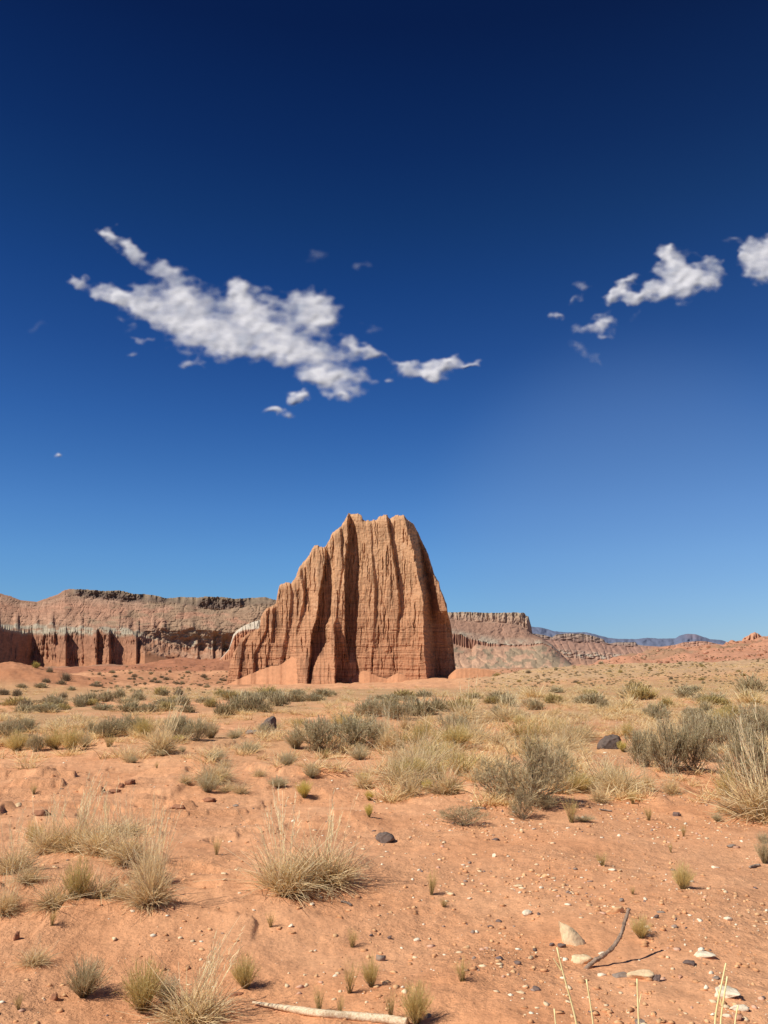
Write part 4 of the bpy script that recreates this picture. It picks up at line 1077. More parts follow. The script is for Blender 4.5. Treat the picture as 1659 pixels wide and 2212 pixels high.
PROTO['sage'] = [proto_sage(500 + i) for i in range(4)]
PROTO['twig'] = [proto_twig(520 + i) for i in range(3)]
PROTO['grass'] = [proto_grass(540), proto_grass(541, 520, 9, (0.12, 0)), proto_grass(542, 520, 10), proto_grass(543, 520, 18, (0.35, -0.1))]
PROTO['short'] = [proto_grass(550 + i, 260, 0) for i in range(3)]
PROTO['broom'] = [proto_broom(560 + i) for i in range(3)]
PROTO['olive'] = [proto_broom(570 + i, 270, M_OLIVE, 0.95) for i in range(3)]
PROTO['grey'] = [proto_broom(580 + i, 270, M_SAGE, 1.1) for i in range(2)]
PROTO['brown'] = [proto_broom(585 + i, 270, M_BROWN, 0.95) for i in range(2)]
PROTO['wisp'] = [proto_wisp(590 + i) for i in range(3)]
FARB = [proto_far(600 + i, 'bush') for i in range(5)]
FARG = [proto_far(610 + i, 'grass') for i in range(4)]
FARMAT = {'sage': M_SAGE, 'olive': M_OLIVE, 'brown': M_BROWN, 'dark': M_DARK, 'straw': M_STRAW, 'yellow': M_YELLOW}
for m_ in FARB + FARG:
    m_.materials.append(M_SAGE)
NAMES = {'sage': ('sagebrush', 'shrub'), 'twig': ('twiggy_shrub', 'shrub'), 'grass': ('bunchgrass', 'grass tuft'), 'short': ('bunchgrass', 'grass tuft'), 'broom': ('broom_shrub', 'shrub'), 'olive': ('broom_shrub', 'shrub'),
         'grey': ('desert_shrub', 'shrub'), 'brown': ('desert_shrub', 'shrub'), 'wisp': ('desert_sprig', 'small plant')}
GROUPS = {'sage': 'sagebrush bushes on the sandy plain', 'twig': 'bare twiggy shrubs', 'grass': 'tufts of dry bunchgrass', 'short': 'tufts of dry bunchgrass', 'broom': 'yellowish broom-like shrubs', 'olive': 'yellowish broom-like shrubs',
          'grey': 'small grey-green desert shrubs', 'brown': 'brown desert shrubs', 'wisp': 'thin sprigs growing from bare sand'}
_used = set()
_cnt = {}


def plant(kind, fx, fy, w, h, label, var=None, depth=1.0, group=None):
    """fx, fy: where its foot meets the ground; w, h: its size in survey units; near ones have parts, far ones are one mesh"""
    g = on_ground(fx, fy)
    if g is None or g[1] > 420: return None
    x, y, z = g
    unit = K / F_PX * y
    W, H = w * unit, h * unit
    _cnt[kind] = _cnt.get(kind, 0) + 1
    rz = random.uniform(0, 6.28)
    name, cat = NAMES[kind]
    if y < 30:
        pro = PROTO[kind]; k = var if var is not None else _cnt[kind] % len(pro)
        o = empty(name, (x, y, z - 0.02 * H))
        for nm, me, mat in pro[k]:
            key = id(me)
            if key not in _used:
                _used.add(key); me.materials.append(mat)
            ch = link(nm, me); ch.parent = o
        # the master plants stand about one unit tall and wide
        hn = {'sage': 0.80, 'twig': 0.78, 'grass': 0.74, 'short': 0.62, 'broom': 1.02, 'olive': 0.98, 'grey': 0.95, 'brown': 0.98, 'wisp': 1.0}[kind]
        wn_ = {'sage': 1.2, 'twig': 1.32, 'grass': 1.16, 'short': 1.1, 'broom': 1.35, 'olive': 1.55, 'grey': 1.6, 'brown': 1.55, 'wisp': 1.15}[kind]
        sx, sz = W / wn_, H / hn
        o.scale = (sx, sx * depth, sz)
    else:
        gr = kind in ('grass', 'short')
        me = random.choice(FARG if gr else FARB)
        o = link(name, me); o.location = (x, y, z - 0.04 * H)
        o.scale = (W / (1.3 if gr else 1.15), W / (1.3 if gr else 1.15), H / (0.8 if gr else 0.95))
        o.material_slots[0].link = 'OBJECT'
        o.material_slots[0].material = {'sage': M_SAGE, 'twig': M_BROWN, 'grass': M_STRAW, 'short': M_STRAW, 'broom': M_YELLOW, 'olive': M_OLIVE, 'grey': M_DARK, 'brown': M_BROWN, 'wisp': M_OLIVE}[kind]
    o.rotation_euler = (random.uniform(-0.10, 0.10), random.uniform(-0.10, 0.10), rz)
    o.scale.y *= random.uniform(0.78, 1.15)
    tag(o, label, cat, group or GROUPS[kind])
    return o


# ---- readings from the photograph: (x, y of the foot, width, height)
QL = lambda x, y: (x * 0.5, 1626.5 + y * 0.5)
QR = lambda x, y: (829.5 + x * 0.5, 1626.5 + y * 0.5)
def P_(kind, conv, x, y, w, h, label, s=0.5, **kw):
    fx, fy = conv(x, y); return plant(kind, fx, fy, w * s, h * s, label, **kw)

# big bunchgrass in the middle foreground: two crowns grown together
P_('grass', QL, 1235, 605, 300, 215, "large straw-coloured grass tuft, nearer crown of the pair in the middle foreground", var=0)
P_('grass', QL, 1400, 560, 270, 200, "grass tuft with tall seed stalks joined behind the large middle tuft", var=2)
# ring of tufts on the left
for x, y, w, h, kd, lb in [
    (650, 655, 210, 250, 'grass', "straw tuft casting a black shadow at the right end of the left grass ring"),
    (640, 560, 170, 200, 'grass', "straw tuft just behind the shadow-casting tuft of the left grass ring"),
    (560, 470, 200, 170, 'grass', "tuft with tall stalks on the upper right of the left grass ring"),
    (445, 440, 220, 190, 'grass', "tall-stalked tuft at the back middle of the left grass ring"),
    (330, 425, 220, 190, 'grass', "tufted grass at the back of the left grass ring beside a yellow sprig"),
    (215, 430, 190, 160, 'grass', "grass tuft at the upper left of the left grass ring"),
    (60, 520, 200, 160, 'grass', "grass tuft against the left edge of the picture"),
    (20, 690, 130, 140, 'grass', "half-seen grass tuft at the left edge below the ring"),
    (235, 660, 210, 130, 'short', "low grey dead-leaved tuft at the front of the left grass ring"),
    (420, 630, 200, 140, 'short', "greyish low tuft beside the yellow broom in the left grass ring"),
    (545, 640, 150, 110, 'short', "low dark grey tuft left of the shadow-casting tuft"),
    (120, 555, 150, 90, 'short', "flattened grey tuft at the left of the grass ring"),
    (530, 350, 260, 80, 'short', "pale matted grass behind the left grass ring"),
    (330, 640, 150, 190, 'olive', "dull yellow broom bush inside the left grass ring"),
    (150, 400, 90, 110, 'olive', "small dull yellow sprig at the back of the left grass ring"),
    (225, 745, 60, 80, 'wisp', "thin sprig on bare sand below the left grass ring"),
    (150, 915, 150, 100, 'short', "dead silvery grass clump above the round brown bush"),
    (360, 1050, 210, 170, 'brown', "round greyish brown bush in the lower left foreground"),
    (620, 1120, 200, 215, 'olive', "olive yellow bush at the bottom left of centre"),
    (715, 1075, 130, 120, 'grey', "grey leafless shrub squeezed between the olive bush and leaning straw"),
    (830, 1165, 330, 210, 'grass', "leaning straw grass with dark base at the bottom edge"),
    (1060, 1015, 140, 140, 'olive', "upright yellow bush right of the leaning straw grass"),
    (935, 440, 62, 82, 'wisp', "lone upright sprig on bare sand left of the large middle tuft"),
    (1315, 192, 82, 78, 'broom', "small yellow-green broom behind the large middle tuft's stalks"),
    (1595, 205, 52, 46, 'broom', "upper of two little broom plants in a line behind the dark stone"),
    (1595, 278, 42, 62, 'broom', "lower of two little broom plants in a line behind the dark stone"),
    (1170, 752, 66, 66, 'wisp', "dry sprig on open sand below the large middle tuft"),
    (1522, 838, 76, 82, 'wisp', "thin brown sprig near the crooked twig litter in the middle foreground"),
    (1510, 1036, 90, 150, 'wisp', "tall see-through sprig at the bottom middle"),
    (1605, 1012, 84, 130, 'olive', "bushy yellow sprig right of the see-through sprig"),
    (1380, 1118, 84, 120, 'wisp', "yellowish sprig just above the bleached log"),
    (905, 125, 160, 110, 'short', "grey-based straw tuft by the small soil ledge left of centre"),
    (800, 130, 70, 60, 'short', "small grey tuft left of the soil ledge tuft"),
    (985, 165, 100, 50, 'short', "flat straw tuft on the edge of the soil ledge"),
    (560, 40, 64, 46, 'short', "grey tuft below the band of bushes on the left"),
    (700, 14, 50, 30, 'grey', "dark little shrub below the band of bushes on the left"),
    (1200, 148, 90, 42, 'grey', "low grey shrub on pale sand left of the yellow-green broom"),
    (1120, 100, 70, 50, 'short', "small straw tuft above the low grey shrub"),
    (145, 175, 50, 50, 'wisp', "single thin sprig on the crusted sand at left"),
    (1565, 125, 70, 44, 'broom', "low yellow tuft above the two little broom plants"),
    (80, 1110, 50, 70, 'wisp', "thin sprig near the bottom left corner"),
    (1470, 1135, 50, 90, 'wisp', "faint sprig between the log and the bottom middle"),
]:
    q_ = 0.86 if kd in ('grass', 'short') else 1.0
    P_(kd, QL, x, y, w * q_, h * q_, lb)
# right foreground
for x, y, w, h, kd, lb in [
    (640, 215, 330, 330, 'twig', "big bare twiggy grey shrub on its own sand mound right of centre"),
    (740, 150, 190, 220, 'twig', "twiggy shrub crown on the right shoulder of the big twiggy shrub"),
    (500, 190, 230, 190, 'twig', "twiggy branches on the left flank of the big twiggy shrub"),
    (600, 285, 130, 150, 'twig', "straggling twig clump at the foot of the big twiggy shrub"),
    (340, 310, 200, 90, 'twig', "low grey twig mat left below the big twiggy shrub"),
    (700, 240, 130, 70, 'twig', "low reddish twig clump right below the big twiggy shrub"),
    (830, 170, 150, 90, 'olive', "yellow broom tucked beside the big twiggy shrub"),
    (810, 300, 84, 120, 'wisp', "tall thin sprig with a dark grey base beside the twiggy shrub"),
    (860, 296, 120, 30, 'grey', "flat shrub put in for the dark shade at the foot of the tall sprig"),  # low shrub standing in for the tall sprig's dark shade
    (190, 172, 66, 66, 'broom', "bright little broom left of the big twiggy shrub"),
    (945, 488, 76, 62, 'wisp', "low sprig on pebbly sand in the right foreground"),
    (205, 612, 70, 110, 'wisp', "faint upright sprig below the dark rounded stone"),
    (1290, 588, 116, 116, 'olive', "compact dark yellow bush alone on the pebbly sand"),
    (1110, 798, 96, 96, 'olive', "yellow sprig beside the tip of the curved stick"),
    (340, 985, 112, 96, 'wisp', "thin spreading sprig low in the middle foreground"),
    (140, 1168, 160, 170, 'olive', "bushy yellow plant at the bottom edge in the middle"),
    (30, 1145, 60, 120, 'wisp', "tall thin sprig at the bottom edge beside the bushy yellow plant"),
    (260, 665, 60, 40, 'wisp', "tiny sprig among pebbles right of centre"),
    (1645, 478, 80, 110, 'brown', "brown upright sprig at the right edge"),
    (1640, 390, 70, 50, 'grey', "low dark shrub at the right edge above the brown sprig"),
    (1145, 292, 60, 66, 'wisp', "small sprig on the pebble streak below the sagebrush"),
    (930, 212, 80, 80, 'short', "straw tuft between the twiggy shrub and the sagebrush"),
    (1040, 180, 90, 70, 'short', "straw tuft in front of the sagebrush foot"),
    (1075, 220, 60, 70, 'wisp', "thin sprig in front of the sagebrush foot"),
    (1140, 165, 60, 90, 'grass', "upright straw tuft below the sagebrush"),
    (1245, 180, 70, 90, 'grass', "pale straw tuft right below the sagebrush"),
    (1295, 360, 40, 60, 'wisp', "tiny sprig on the pebbly sand at right"),
    (1240, 430, 30, 50, 'wisp', "hair-thin sprig above the compact dark yellow bush"),
    (1075, 612, 40, 40, 'wisp', "tiny sprig left of the white pebble"),
    (1490, 210, 130, 150, 'olive', "yellow broom at the left foot of the tall right-edge grass"),
    (1470, 260, 60, 70, 'short', "straw tuft below the yellow broom near the right edge"),
    (1440, 295, 70, 40, 'grey', "small dead shrub on pebbles near the right edge"),
    (1655, 290, 330, 270, 'grass', "tall pale grass clump cut by the right edge"),
    (1600, 160, 230, 330, 'sage', "grey shrub rising behind the tall pale right-edge grass"),
    (1235, 85, 190, 260, 'sage', "front sagebrush of the big grey-green group on the right"),
    (1130, 60, 210, 170, 'sage', "low left sagebrush of the big grey-green group on the right"),
    (1330, 75, 170, 240, 'sage', "sagebrush at the centre of the big right-hand group, taller than its left neighbour"),
    (1430, 40, 120, 90, 'twig', "dark bare twigs on reddish sand inside the right-hand sagebrush group"),
    (240, 20, 240, 20, 'short', "matted straw on sand left of the twiggy shrub"),
    (620, 20, 120, 120, 'wisp', "pale sprig rising out of the twiggy shrub"),
]:
    P_(kd, QR, x, y, w, h, lb)
CR = lambda x, y: (948.8 + x * 0.4281, 1219.9 + y * 0.4281)
CL = lambda x, y: (x * 0.36769, 1219.9 + y * 0.36769)
for x, y, w, h, kd, lb in [
    (1400, 920, 190, 200, 'sage', "sagebrush behind the big right-hand group, dark in its middle"),
    (1560, 900, 220, 210, 'sage', "pale sagebrush near the right edge behind the tall grass"),
    (1640, 840, 140, 150, 'sage', "sagebrush against the right edge above the tall grass"),
    (1290, 880, 170, 160, 'sage', "sagebrush at the back of the big right-hand group"),
    (1345, 760, 100, 110, 'twig', "dark upright twig bush behind the right-hand sagebrush"),
    (1580, 650, 190, 130, 'twig', "reddish bare bush far back near the right edge"),
    (1460, 770, 130, 110, 'olive', "yellowish bush above the right-hand sagebrush"),
    (945, 880, 84, 96, 'olive', "yellow bush standing behind the right dark boulder"),
    (890, 850, 60, 50, 'short', "straw tuft left of the yellow bush by the right boulder"),
    (930, 945, 70, 60, 'broom', "yellow tuft growing in front of the right dark boulder"),
    (480, 890, 170, 120, 'wisp', "hazy pale bush behind the big twiggy shrub"),
    (700, 880, 190, 90, 'wisp', "wispy brown brush left of the right dark boulder"),
    (85, 860, 200, 120, 'sage', "rounded grey-olive sagebrush right of the tower-front bushes"),
    (180, 880, 60, 40, 'brown', "small brown shrub at the right foot of the rounded sagebrush"),
]:
    P_(kd, CR, x, y, w, h, lb, s=0.428)
for x, y, w, h, kd, lb in [
    (50, 1010, 150, 120, 'sage', "dark sagebrush at the left edge of the left bush band"),
    (145, 985, 140, 90, 'sage', "sagebrush second from the left edge in the left bush band"),
    (100, 1095, 190, 130, 'olive', "olive bush in front of the dark sagebrush at the left edge"),
    (205, 1100, 130, 120, 'sage', "dark-based shrub right of the front olive bush at left"),
    (320, 1085, 150, 140, 'olive', "straw-olive bush in the left bush band"),
    (420, 1100, 150, 160, 'olive', "yellow-olive bush at the front of the left bush band"),
    (500, 1070, 110, 90, 'grey', "dark shrub against the yellow-olive bush"),
    (530, 1000, 90, 90, 'twig', "dark open twig bush in the left bush band"),
    (630, 1010, 170, 120, 'sage', "pale green bush in the middle of the left bush band"),
    (760, 990, 190, 120, 'sage', "pale sage bush right of the middle of the left bush band"),
    (850, 1010, 160, 130, 'olive', "straw-tinted bush left of the dark round sagebrush"),
    (945, 1115, 170, 200, 'grass', "tall straw clump with a dark foot in the left bush band"),
    (1040, 1030, 210, 160, 'sage', "dark round sagebrush in the left bush band"),
    (1150, 1035, 170, 140, 'sage', "brown-green sagebrush right of the dark round one"),
    (1240, 1020, 130, 110, 'brown', "brown bush at the right end of the left bush band"),
    (1040, 1045, 84, 50, 'broom', "bright yellow-green cushion in front of the dark round sagebrush"),
    (1070, 1100, 56, 42, 'grey', "small grey shrub below the yellow-green cushion"),
    (755, 1150, 90, 90, 'short', "grey tuft below the left bush band"),
    (785, 1165, 60, 50, 'grey', "tiny dark shrub beside the grey tuft below the bush band"),
    (920, 1200, 40, 40, 'wisp', "tiny sprig below the left bush band"),
    (1300, 1275, 90, 110, 'short', "dark-footed straw tuft above the soil ledge"),
    (640, 1070, 120, 90, 'wisp', "sparse rusty brush inside the left bush band"),
    # behind the band
    (1310, 885, 150, 110, 'brown', "brown-grey bush at the left end of the dark bush row below the tower"),
    (1400, 860, 190, 140, 'sage', "dark sagebrush in the bush row below the tower's left foot"),
    (1500, 855, 190, 140, 'sage', "tall sagebrush in the bush row below the tower's left foot"),
    (1560, 865, 110, 80, 'brown', "round brown shrub in front of the bush row below the tower"),
    (1640, 830, 190, 110, 'sage', "grey-green sagebrush at the right end of the bush row below the tower"),
    (470, 835, 90, 70, 'sage', "sagebrush at the left end of the dark thicket left of the tower"),
    (535, 812, 130, 95, 'sage', "sagebrush second in the dark thicket left of the tower"),
    (620, 806, 130, 95, 'sage', "sagebrush third in the dark thicket left of the tower"),
    (700, 786, 120, 75, 'sage', "sagebrush at the right end of the dark thicket left of the tower"),
    (370, 792, 76, 52, 'grey', "dark shrub left of the dark thicket"),
    (150, 832, 130, 62, 'grey', "dark shrub on the near bank of the dry wash"),
    (270, 850, 170, 62, 'olive', "olive bush right of the dry wash"),
    (365, 852, 140, 52, 'olive', "olive bush below the dark thicket's left end"),
    (20, 765, 90, 52, 'grey', "dark shrub beyond the dry wash at the left edge"),
    (100, 772, 80, 60, 'grey', "second dark shrub beyond the dry wash"),
    (125, 722, 90, 36, 'sage', "shrub at the foot of the salmon mound"),
    (240, 722, 120, 42, 'sage', "wide shrub right of the salmon mound"),
    (270, 692, 70, 36, 'grey', "small shrub above the wide shrub by the salmon mound"),
    (360, 704, 80, 40, 'grey', "shrub below the dark green bush"),
    (388, 682, 84, 64, 'grey', "dark green bush on the flat below the left mesa"),
    (290, 632, 60, 44, 'grey', "shrub left above the dark green bush"),
    (210, 606, 56, 48, 'broom', "yellow-green bush in the mesa's shadow by the salmon mound"),
    (560, 716, 70, 28, 'grey', "flat dark shrub above the dark thicket"),
    (420, 738, 70, 34, 'sage', "shrub between the dark green bush and the thicket"),
    (820, 757, 54, 34, 'grey', "small dark shrub right of the dark thicket"),
    (1050, 768, 90, 52, 'grey', "dark shrub halfway between the thicket and the bush row"),
    (960, 770, 110, 60, 'brown', "faint brown brush right of the dark thicket"),
]:
    P_(kd, CL, x, y, w, h, lb, s=0.3677)
for x, y, w, h, kd, lb in [
    (690, 1622, 120, 78, 'sage', "left half of the wide brown-grey bush below the tower"),
    (640, 1618, 60, 50, 'brown', "brown fringe at the left of the wide bush below the tower"),
    (762, 1612, 130, 76, 'sage', "right half of the wide brown-grey bush below the tower"),
    (812, 1600, 60, 56, 'brown', "right shoulder of the wide bush below the tower"),
    (745, 1568, 90, 26, 'olive', "yellowish bush peeping over the wide bush below the tower"),
    (800, 1548, 90, 46, 'sage', "left bush of the hedge-like row right under the tower"),
    (850, 1552, 100, 52, 'sage', "second bush of the hedge-like row right under the tower"),
    (905, 1546, 100, 52, 'sage', "third bush of the hedge-like row right under the tower"),
    (945, 1536, 70, 40, 'brown', "rightmost bush of the hedge-like row right under the tower"),
    (842, 1530, 60, 34, 'olive', "olive bush among the hedge-like row under the tower"),
    (1160, 1640, 80, 60, 'wisp', "pale brush behind the big twiggy shrub's crown"),
    (900, 1660, 60, 40, 'short', "straw tuft right of the wide bush below the tower"),
    (840, 1620, 40, 60, 'grass', "pale straw tuft at the right end of the wide bush"),
    (910, 1610, 46, 56, 'olive', "yellowish sprig between the wide bush and the round sagebrush"),
    (470, 1690, 60, 40, 'short', "straw tuft on the sand below the left dark boulder"),
    (600, 1700, 50, 26, 'grey', "low dark shrub left of the yellow-green broom"),
]:
    plant(kd, x, y, w, h, lb)

# ---- little plants nothing tells apart, by stretch of ground
def scatter(n, xr, yr, kinds, wr, hr, label, seed, dens=None):
    rng = random.Random(seed); k = 0; tries = 0
    while k < n and tries < n * 12:
        tries += 1
        fx = rng.uniform(*xr); fy = rng.uniform(*yr)
        if dens and rng.random() > dens(fx, fy): continue
        kd = rng.choice(kinds); s = rng.uniform(0.75, 1.3)
        near = 0.55 + 0.9 * (fy - 1480) / 260 if fy > 1480 else 0.55
        o = plant(kd, fx, fy, rng.uniform(*wr) * s * near, rng.uniform(*hr) * s * near, label, group=label)
        if o is not None: k += 1


scatter(26, (470, 1060), (1502, 1516), ['sage', 'olive', 'brown', 'brown'], (60, 110), (22, 38), "grey-olive bush in the band along the foot of the tower", 1)
scatter(26, (1060, 1659), (1496, 1522), ['olive', 'brown', 'sage', 'grass'], (60, 110), (30, 52), "bush in the straw-coloured band below the right-hand hill", 2)
scatter(26, (0, 470), (1500, 1540), ['olive', 'sage', 'brown'], (50, 90), (24, 44), "low bush on the grassy flat between the wash and the left bush band", 3)
scatter(22, (980, 1659), (1520, 1570), ['olive', 'sage', 'grass', 'brown'], (50, 90), (30, 56), "small bush among the straw grass on the right", 4)
scatter(34, (200, 490), (1452, 1486), ['grey', 'sage'], (18, 36), (10, 18), "small dark shrub dotted on the salmon flat below the left mesa", 5)
scatter(30, (1020, 1640), (1432, 1478), ['sage', 'grey', 'sage', 'olive'], (16, 36), (9, 17), "small dark shrub dotted over the tan right-hand hill", 6)
scatter(46, (850, 1400), (1575, 1720), ['short', 'short', 'wisp', 'olive'], (40, 80), (28, 50), "small straw tuft scattered on the sand between the bushes right of centre", 7, lambda x, y: 0 if (1265 < x < 1385 and y < 1690) or (1000 < x < 1260 and y > 1610) else 1)
scatter(22, (420, 860), (1560, 1720), ['short', 'grey', 'wisp'], (30, 60), (20, 34), "small tuft scattered on the sand between the left and middle bushes", 8)
scatter(24, (1150, 1480), (1590, 1720), ['short', 'short', 'olive', 'short'], (34, 70), (22, 42), "pale straw tuft in the grass between the twiggy shrub and sagebrush", 9, lambda x, y: 0 if (1265 < x < 1385 and y < 1690) or (x > 1370 and y > 1625) else 1)

# ---- mass of dry grass over the flats, and scrub over the far hills
def mass(name, meshes, pts, mat, label=None):
    V, Q, T = [], [], []; k = 0
    src = []
    for me in meshes:
        v = np.zeros(len(me.vertices) * 3, np.float32); me.vertices.foreach_get("co", v); v = v.reshape(-1, 3)
        q = np.zeros(len(me.loops), np.int32); me.loops.foreach_get("vertex_index", q); q = q.reshape(-1, 4)
        t_ = np.zeros(len(v), np.float32); me.attributes["tone"].data.foreach_get("value", t_)
        src.append((v, q, t_))
    for x, y, z, w, h in pts:
        v, q, t_ = src[random.randrange(len(src))]; a = random.uniform(0, 6.28); c_, s_ = math.cos(a), math.sin(a)
        r = np.empty_like(v); r[:, 0] = x + w * (v[:, 0] * c_ - v[:, 1] * s_); r[:, 1] = y + w * (v[:, 0] * s_ + v[:, 1] * c_); r[:, 2] = z + h * v[:, 2]
        V.append(r); Q.append(q + k); T.append(np.clip(t_ + random.uniform(-0.15, 0.12), 0, 1)); k += len(v)
    o = link(name, mesh_np(name, np.concatenate(V), np.concatenate(Q), tone=np.concatenate(T)), mat)
    return tag(o, label, kind="stuff")


def rand_pts(n, seed, xr, yr, w, h, dens, far=640):
    rng = random.Random(seed); out = []
    for _ in range(n):
        fx = rng.uniform(*xr); fy = rng.uniform(*yr)
        if rng.random() > dens(fx, fy): continue
        g = on_ground(fx, fy)
        if g is None or g[1] > far: continue
        s = rng.uniform(0.6, 1.4)
        out.append((g[0], g[1], g[2] - 0.01, w(g[1]) * s, h(g[1]) * s))
    return out


def gden(fx, fy):
    n_ = float(fbm(fx / 130, fy / 40, 3, 900))
    d = 0.35 + 0.8 * n_
    if fx > 880: d += 0.35 * min(1, (fx - 880) / 200)
    if fy < 1530: d += 0.4
    if 1370 < fx < 1659 and 1630 < fy < 1700: return 0.1
    if abs(fx - 1322) < 54 and 1596 < fy < 1700: return 0
    if fy > 1640: d -= 0.5 * (fy - 1640) / 70 if fx > 800 else 0.45 + (fy - 1640) / 60
    return max(0, min(1, d))


GM = []
for i in range(4):
    rng = np.random.default_rng(700 + i); n = 34
    r = disc(rng, n, 0.3); d = hemi(rng, n, 1.0); d[:, :2] += r[:, :2]
    GM.append(mk("turf", [strips(r, d, 0.35 + 0.65 * rng.random(n), np.full(n, 0.032), rng.normal(0, 0.25, n), 2, 0.25, 0.8, 0.15, 0.3, rng, rng.normal(0, 0.15, n))]))
pts_ = rand_pts(8200, 41, (-560, 2220), (1484, 1740), lambda y: 0.30 + 0.004 * y, lambda y: 0.20 + 0.0032 * y, gden)
pts_ += rand_pts(3000, 46, (1000, 1900), (1432, 1492), lambda y: 0.30 + 0.0032 * y, lambda y: 0.10 + 0.0014 * y, lambda x, y: 0.6 + 0.5 * float(fbm(x / 90, y / 16, 3, 912)), 270)
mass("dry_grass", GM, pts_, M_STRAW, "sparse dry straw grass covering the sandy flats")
SM = []
for i in range(3):
    rng = np.random.default_rng(720 + i); n = 46
    P = rng.normal(0, 1, (n, 3)); P /= np.linalg.norm(P, axis=1, keepdims=True); P *= 0.5; P[:, 2] = np.abs(P[:, 2])
    SM.append(mk("scrub", [strips(P * 0.7, P + np.array([0, 0, 0.4]), 0.3 + 0.3 * rng.random(n), np.full(n, 0.22), np.zeros(n), 1, 0.15, 0.7, 0, 0.4, rng, rng.normal(0, 0.15, n))]))
pts_ = rand_pts(3600, 43, (1000, 1690), (1385, 1486), lambda y: 0.14 + 0.0011 * y, lambda y: 0.10 + 0.0008 * y, lambda x, y: 0.35 + 0.6 * float(fbm(x / 60, y / 14, 3, 910)))
pts_ += rand_pts(700, 44, (190, 500), (1440, 1500), lambda y: 0.16 + 0.0013 * y, lambda y: 0.12 + 0.001 * y, lambda x, y: 0.35 + 0.6 * float(fbm(x / 60, y / 12, 3, 911)))
mass("scrub", SM, pts_, M_SCRUB, "tiny dark scrub speckling the far hillsides")

# ================================================================== STONES AND WOOD
def stone_mat(name, col, amount=0.35):
    t = NT(name); v = t.coords()
    a = t.noise(v, 9.0, 6, 0.65); b = t.noise(v, 40.0, 4, 0.6)
    k = t.ramp(t.math('ADD', t.math('MULTIPLY', a, 0.6), t.math('MULTIPLY', b, 0.4)), [(0.3, 1 - amount), (0.5, 1), (0.7, 1 + 0.5 * amount)])
    inf = t.t.nodes.new('ShaderNodeObjectInfo')
    j = t.math('ADD', 0.86, t.math('MULTIPLY', inf.outputs['Random'], 0.28))
    c = t.mix(1.0, t.mix(1.0, (*col, 1), k, 'MULTIPLY'), t.ramp(j, [(0, 0.0), (1, 1.0)]), 'MULTIPLY')
    return t.done(t.diffuse(c, t.bump(t.math('ADD', a, t.math('MULTIPLY', b, 0.5)), 0.7, 0.012)))


S_PALE = stone_mat("pale_sandstone", (0.80, 0.58, 0.34)); S_WHITE = stone_mat("white_chert", (0.88, 0.74, 0.53), 0.3); S_TAN = stone_mat("tan_sandstone", (0.78, 0.46, 0.23), 0.25)
S_GREY = stone_mat("grey_stone", (0.34, 0.26, 0.20)); S_DARK = stone_mat("dark_purple_stone", (0.20, 0.14, 0.115)); S_BASALT = stone_mat("black_basalt", (0.175, 0.13, 0.105), 0.6)
S_RED = stone_mat("red_soil_crust", (0.36, 0.165, 0.09)); S_PINK = stone_mat("pink_stone", (0.58, 0.31, 0.19))


def ico(sub):
    import bmesh
    bm = bmesh.new(); bmesh.ops.create_icosphere(bm, subdivisions=sub, radius=1.0)
    v = np.array([x.co[:] for x in bm.verts]); f = np.array([[l.index for l in p.verts] for p in bm.faces]); bm.free()
    return v, f


ICO2 = ico(2); ICO3 = ico(3); ICO4 = ico(4); ICO1 = ico(1)


def rock_mesh(name, seed, sx, sy, sz, planes=16, sub=ICO3, rough=0.07, cut=0.40):
    """a stone: a ball planed by random cuts, then weathered"""
    rng = np.random.default_rng(seed); v = sub[0].copy()
    for _ in range(planes):
        n = rng.normal(size=3); n /= np.linalg.norm(n); d = cut + 0.34 * rng.random()
        s = v @ n - d; v = v - np.outer(np.clip(s, 0, None), n)
    nn = v / np.linalg.norm(v, axis=1, keepdims=True)
    v = v + nn * (rough * fbm(v[:, 0] * 2.5 + seed, v[:, 1] * 2.5 + v[:, 2] * 1.7, 4, seed))[:, None]
    v = v * np.array([sx, sy, sz])
    return mesh_np(name, v, sub[1], smooth=False)


def stone(fx, fy, w, h, mat, label, seed, name="stone", cat="stone", group="stones lying on the sand", flat=0.8, sink=0.08, sub=ICO3, planes=16, tilt=0.0, rough=0.13, cut=0.36):
    g = on_ground(fx, fy + h * 0.35)
    if g is None: return None
    x, y, z = g; unit = K / F_PX * y
    W = w * unit * 0.5 * 1.42
    # the apparent height of a lying stone is part thickness, part depth seen from above
    sy = max(W * flat, 0.006)
    a = math.atan2(EYE, y)
    hz = max((h * unit * 0.5 - sy * math.sin(a) * 0.7) / math.cos(a), 0.22 * W)
    o = link(name, rock_mesh(name, seed, W, sy, hz * 1.55, planes, sub, rough, cut), mat)
    o.location = (x, y, z + hz * (1 - 2 * sink) * 0.6)
    o.rotation_euler = (random.uniform(-0.1, 0.1), tilt, random.uniform(-0.25, 0.25))
    return tag(o, label, cat, group)


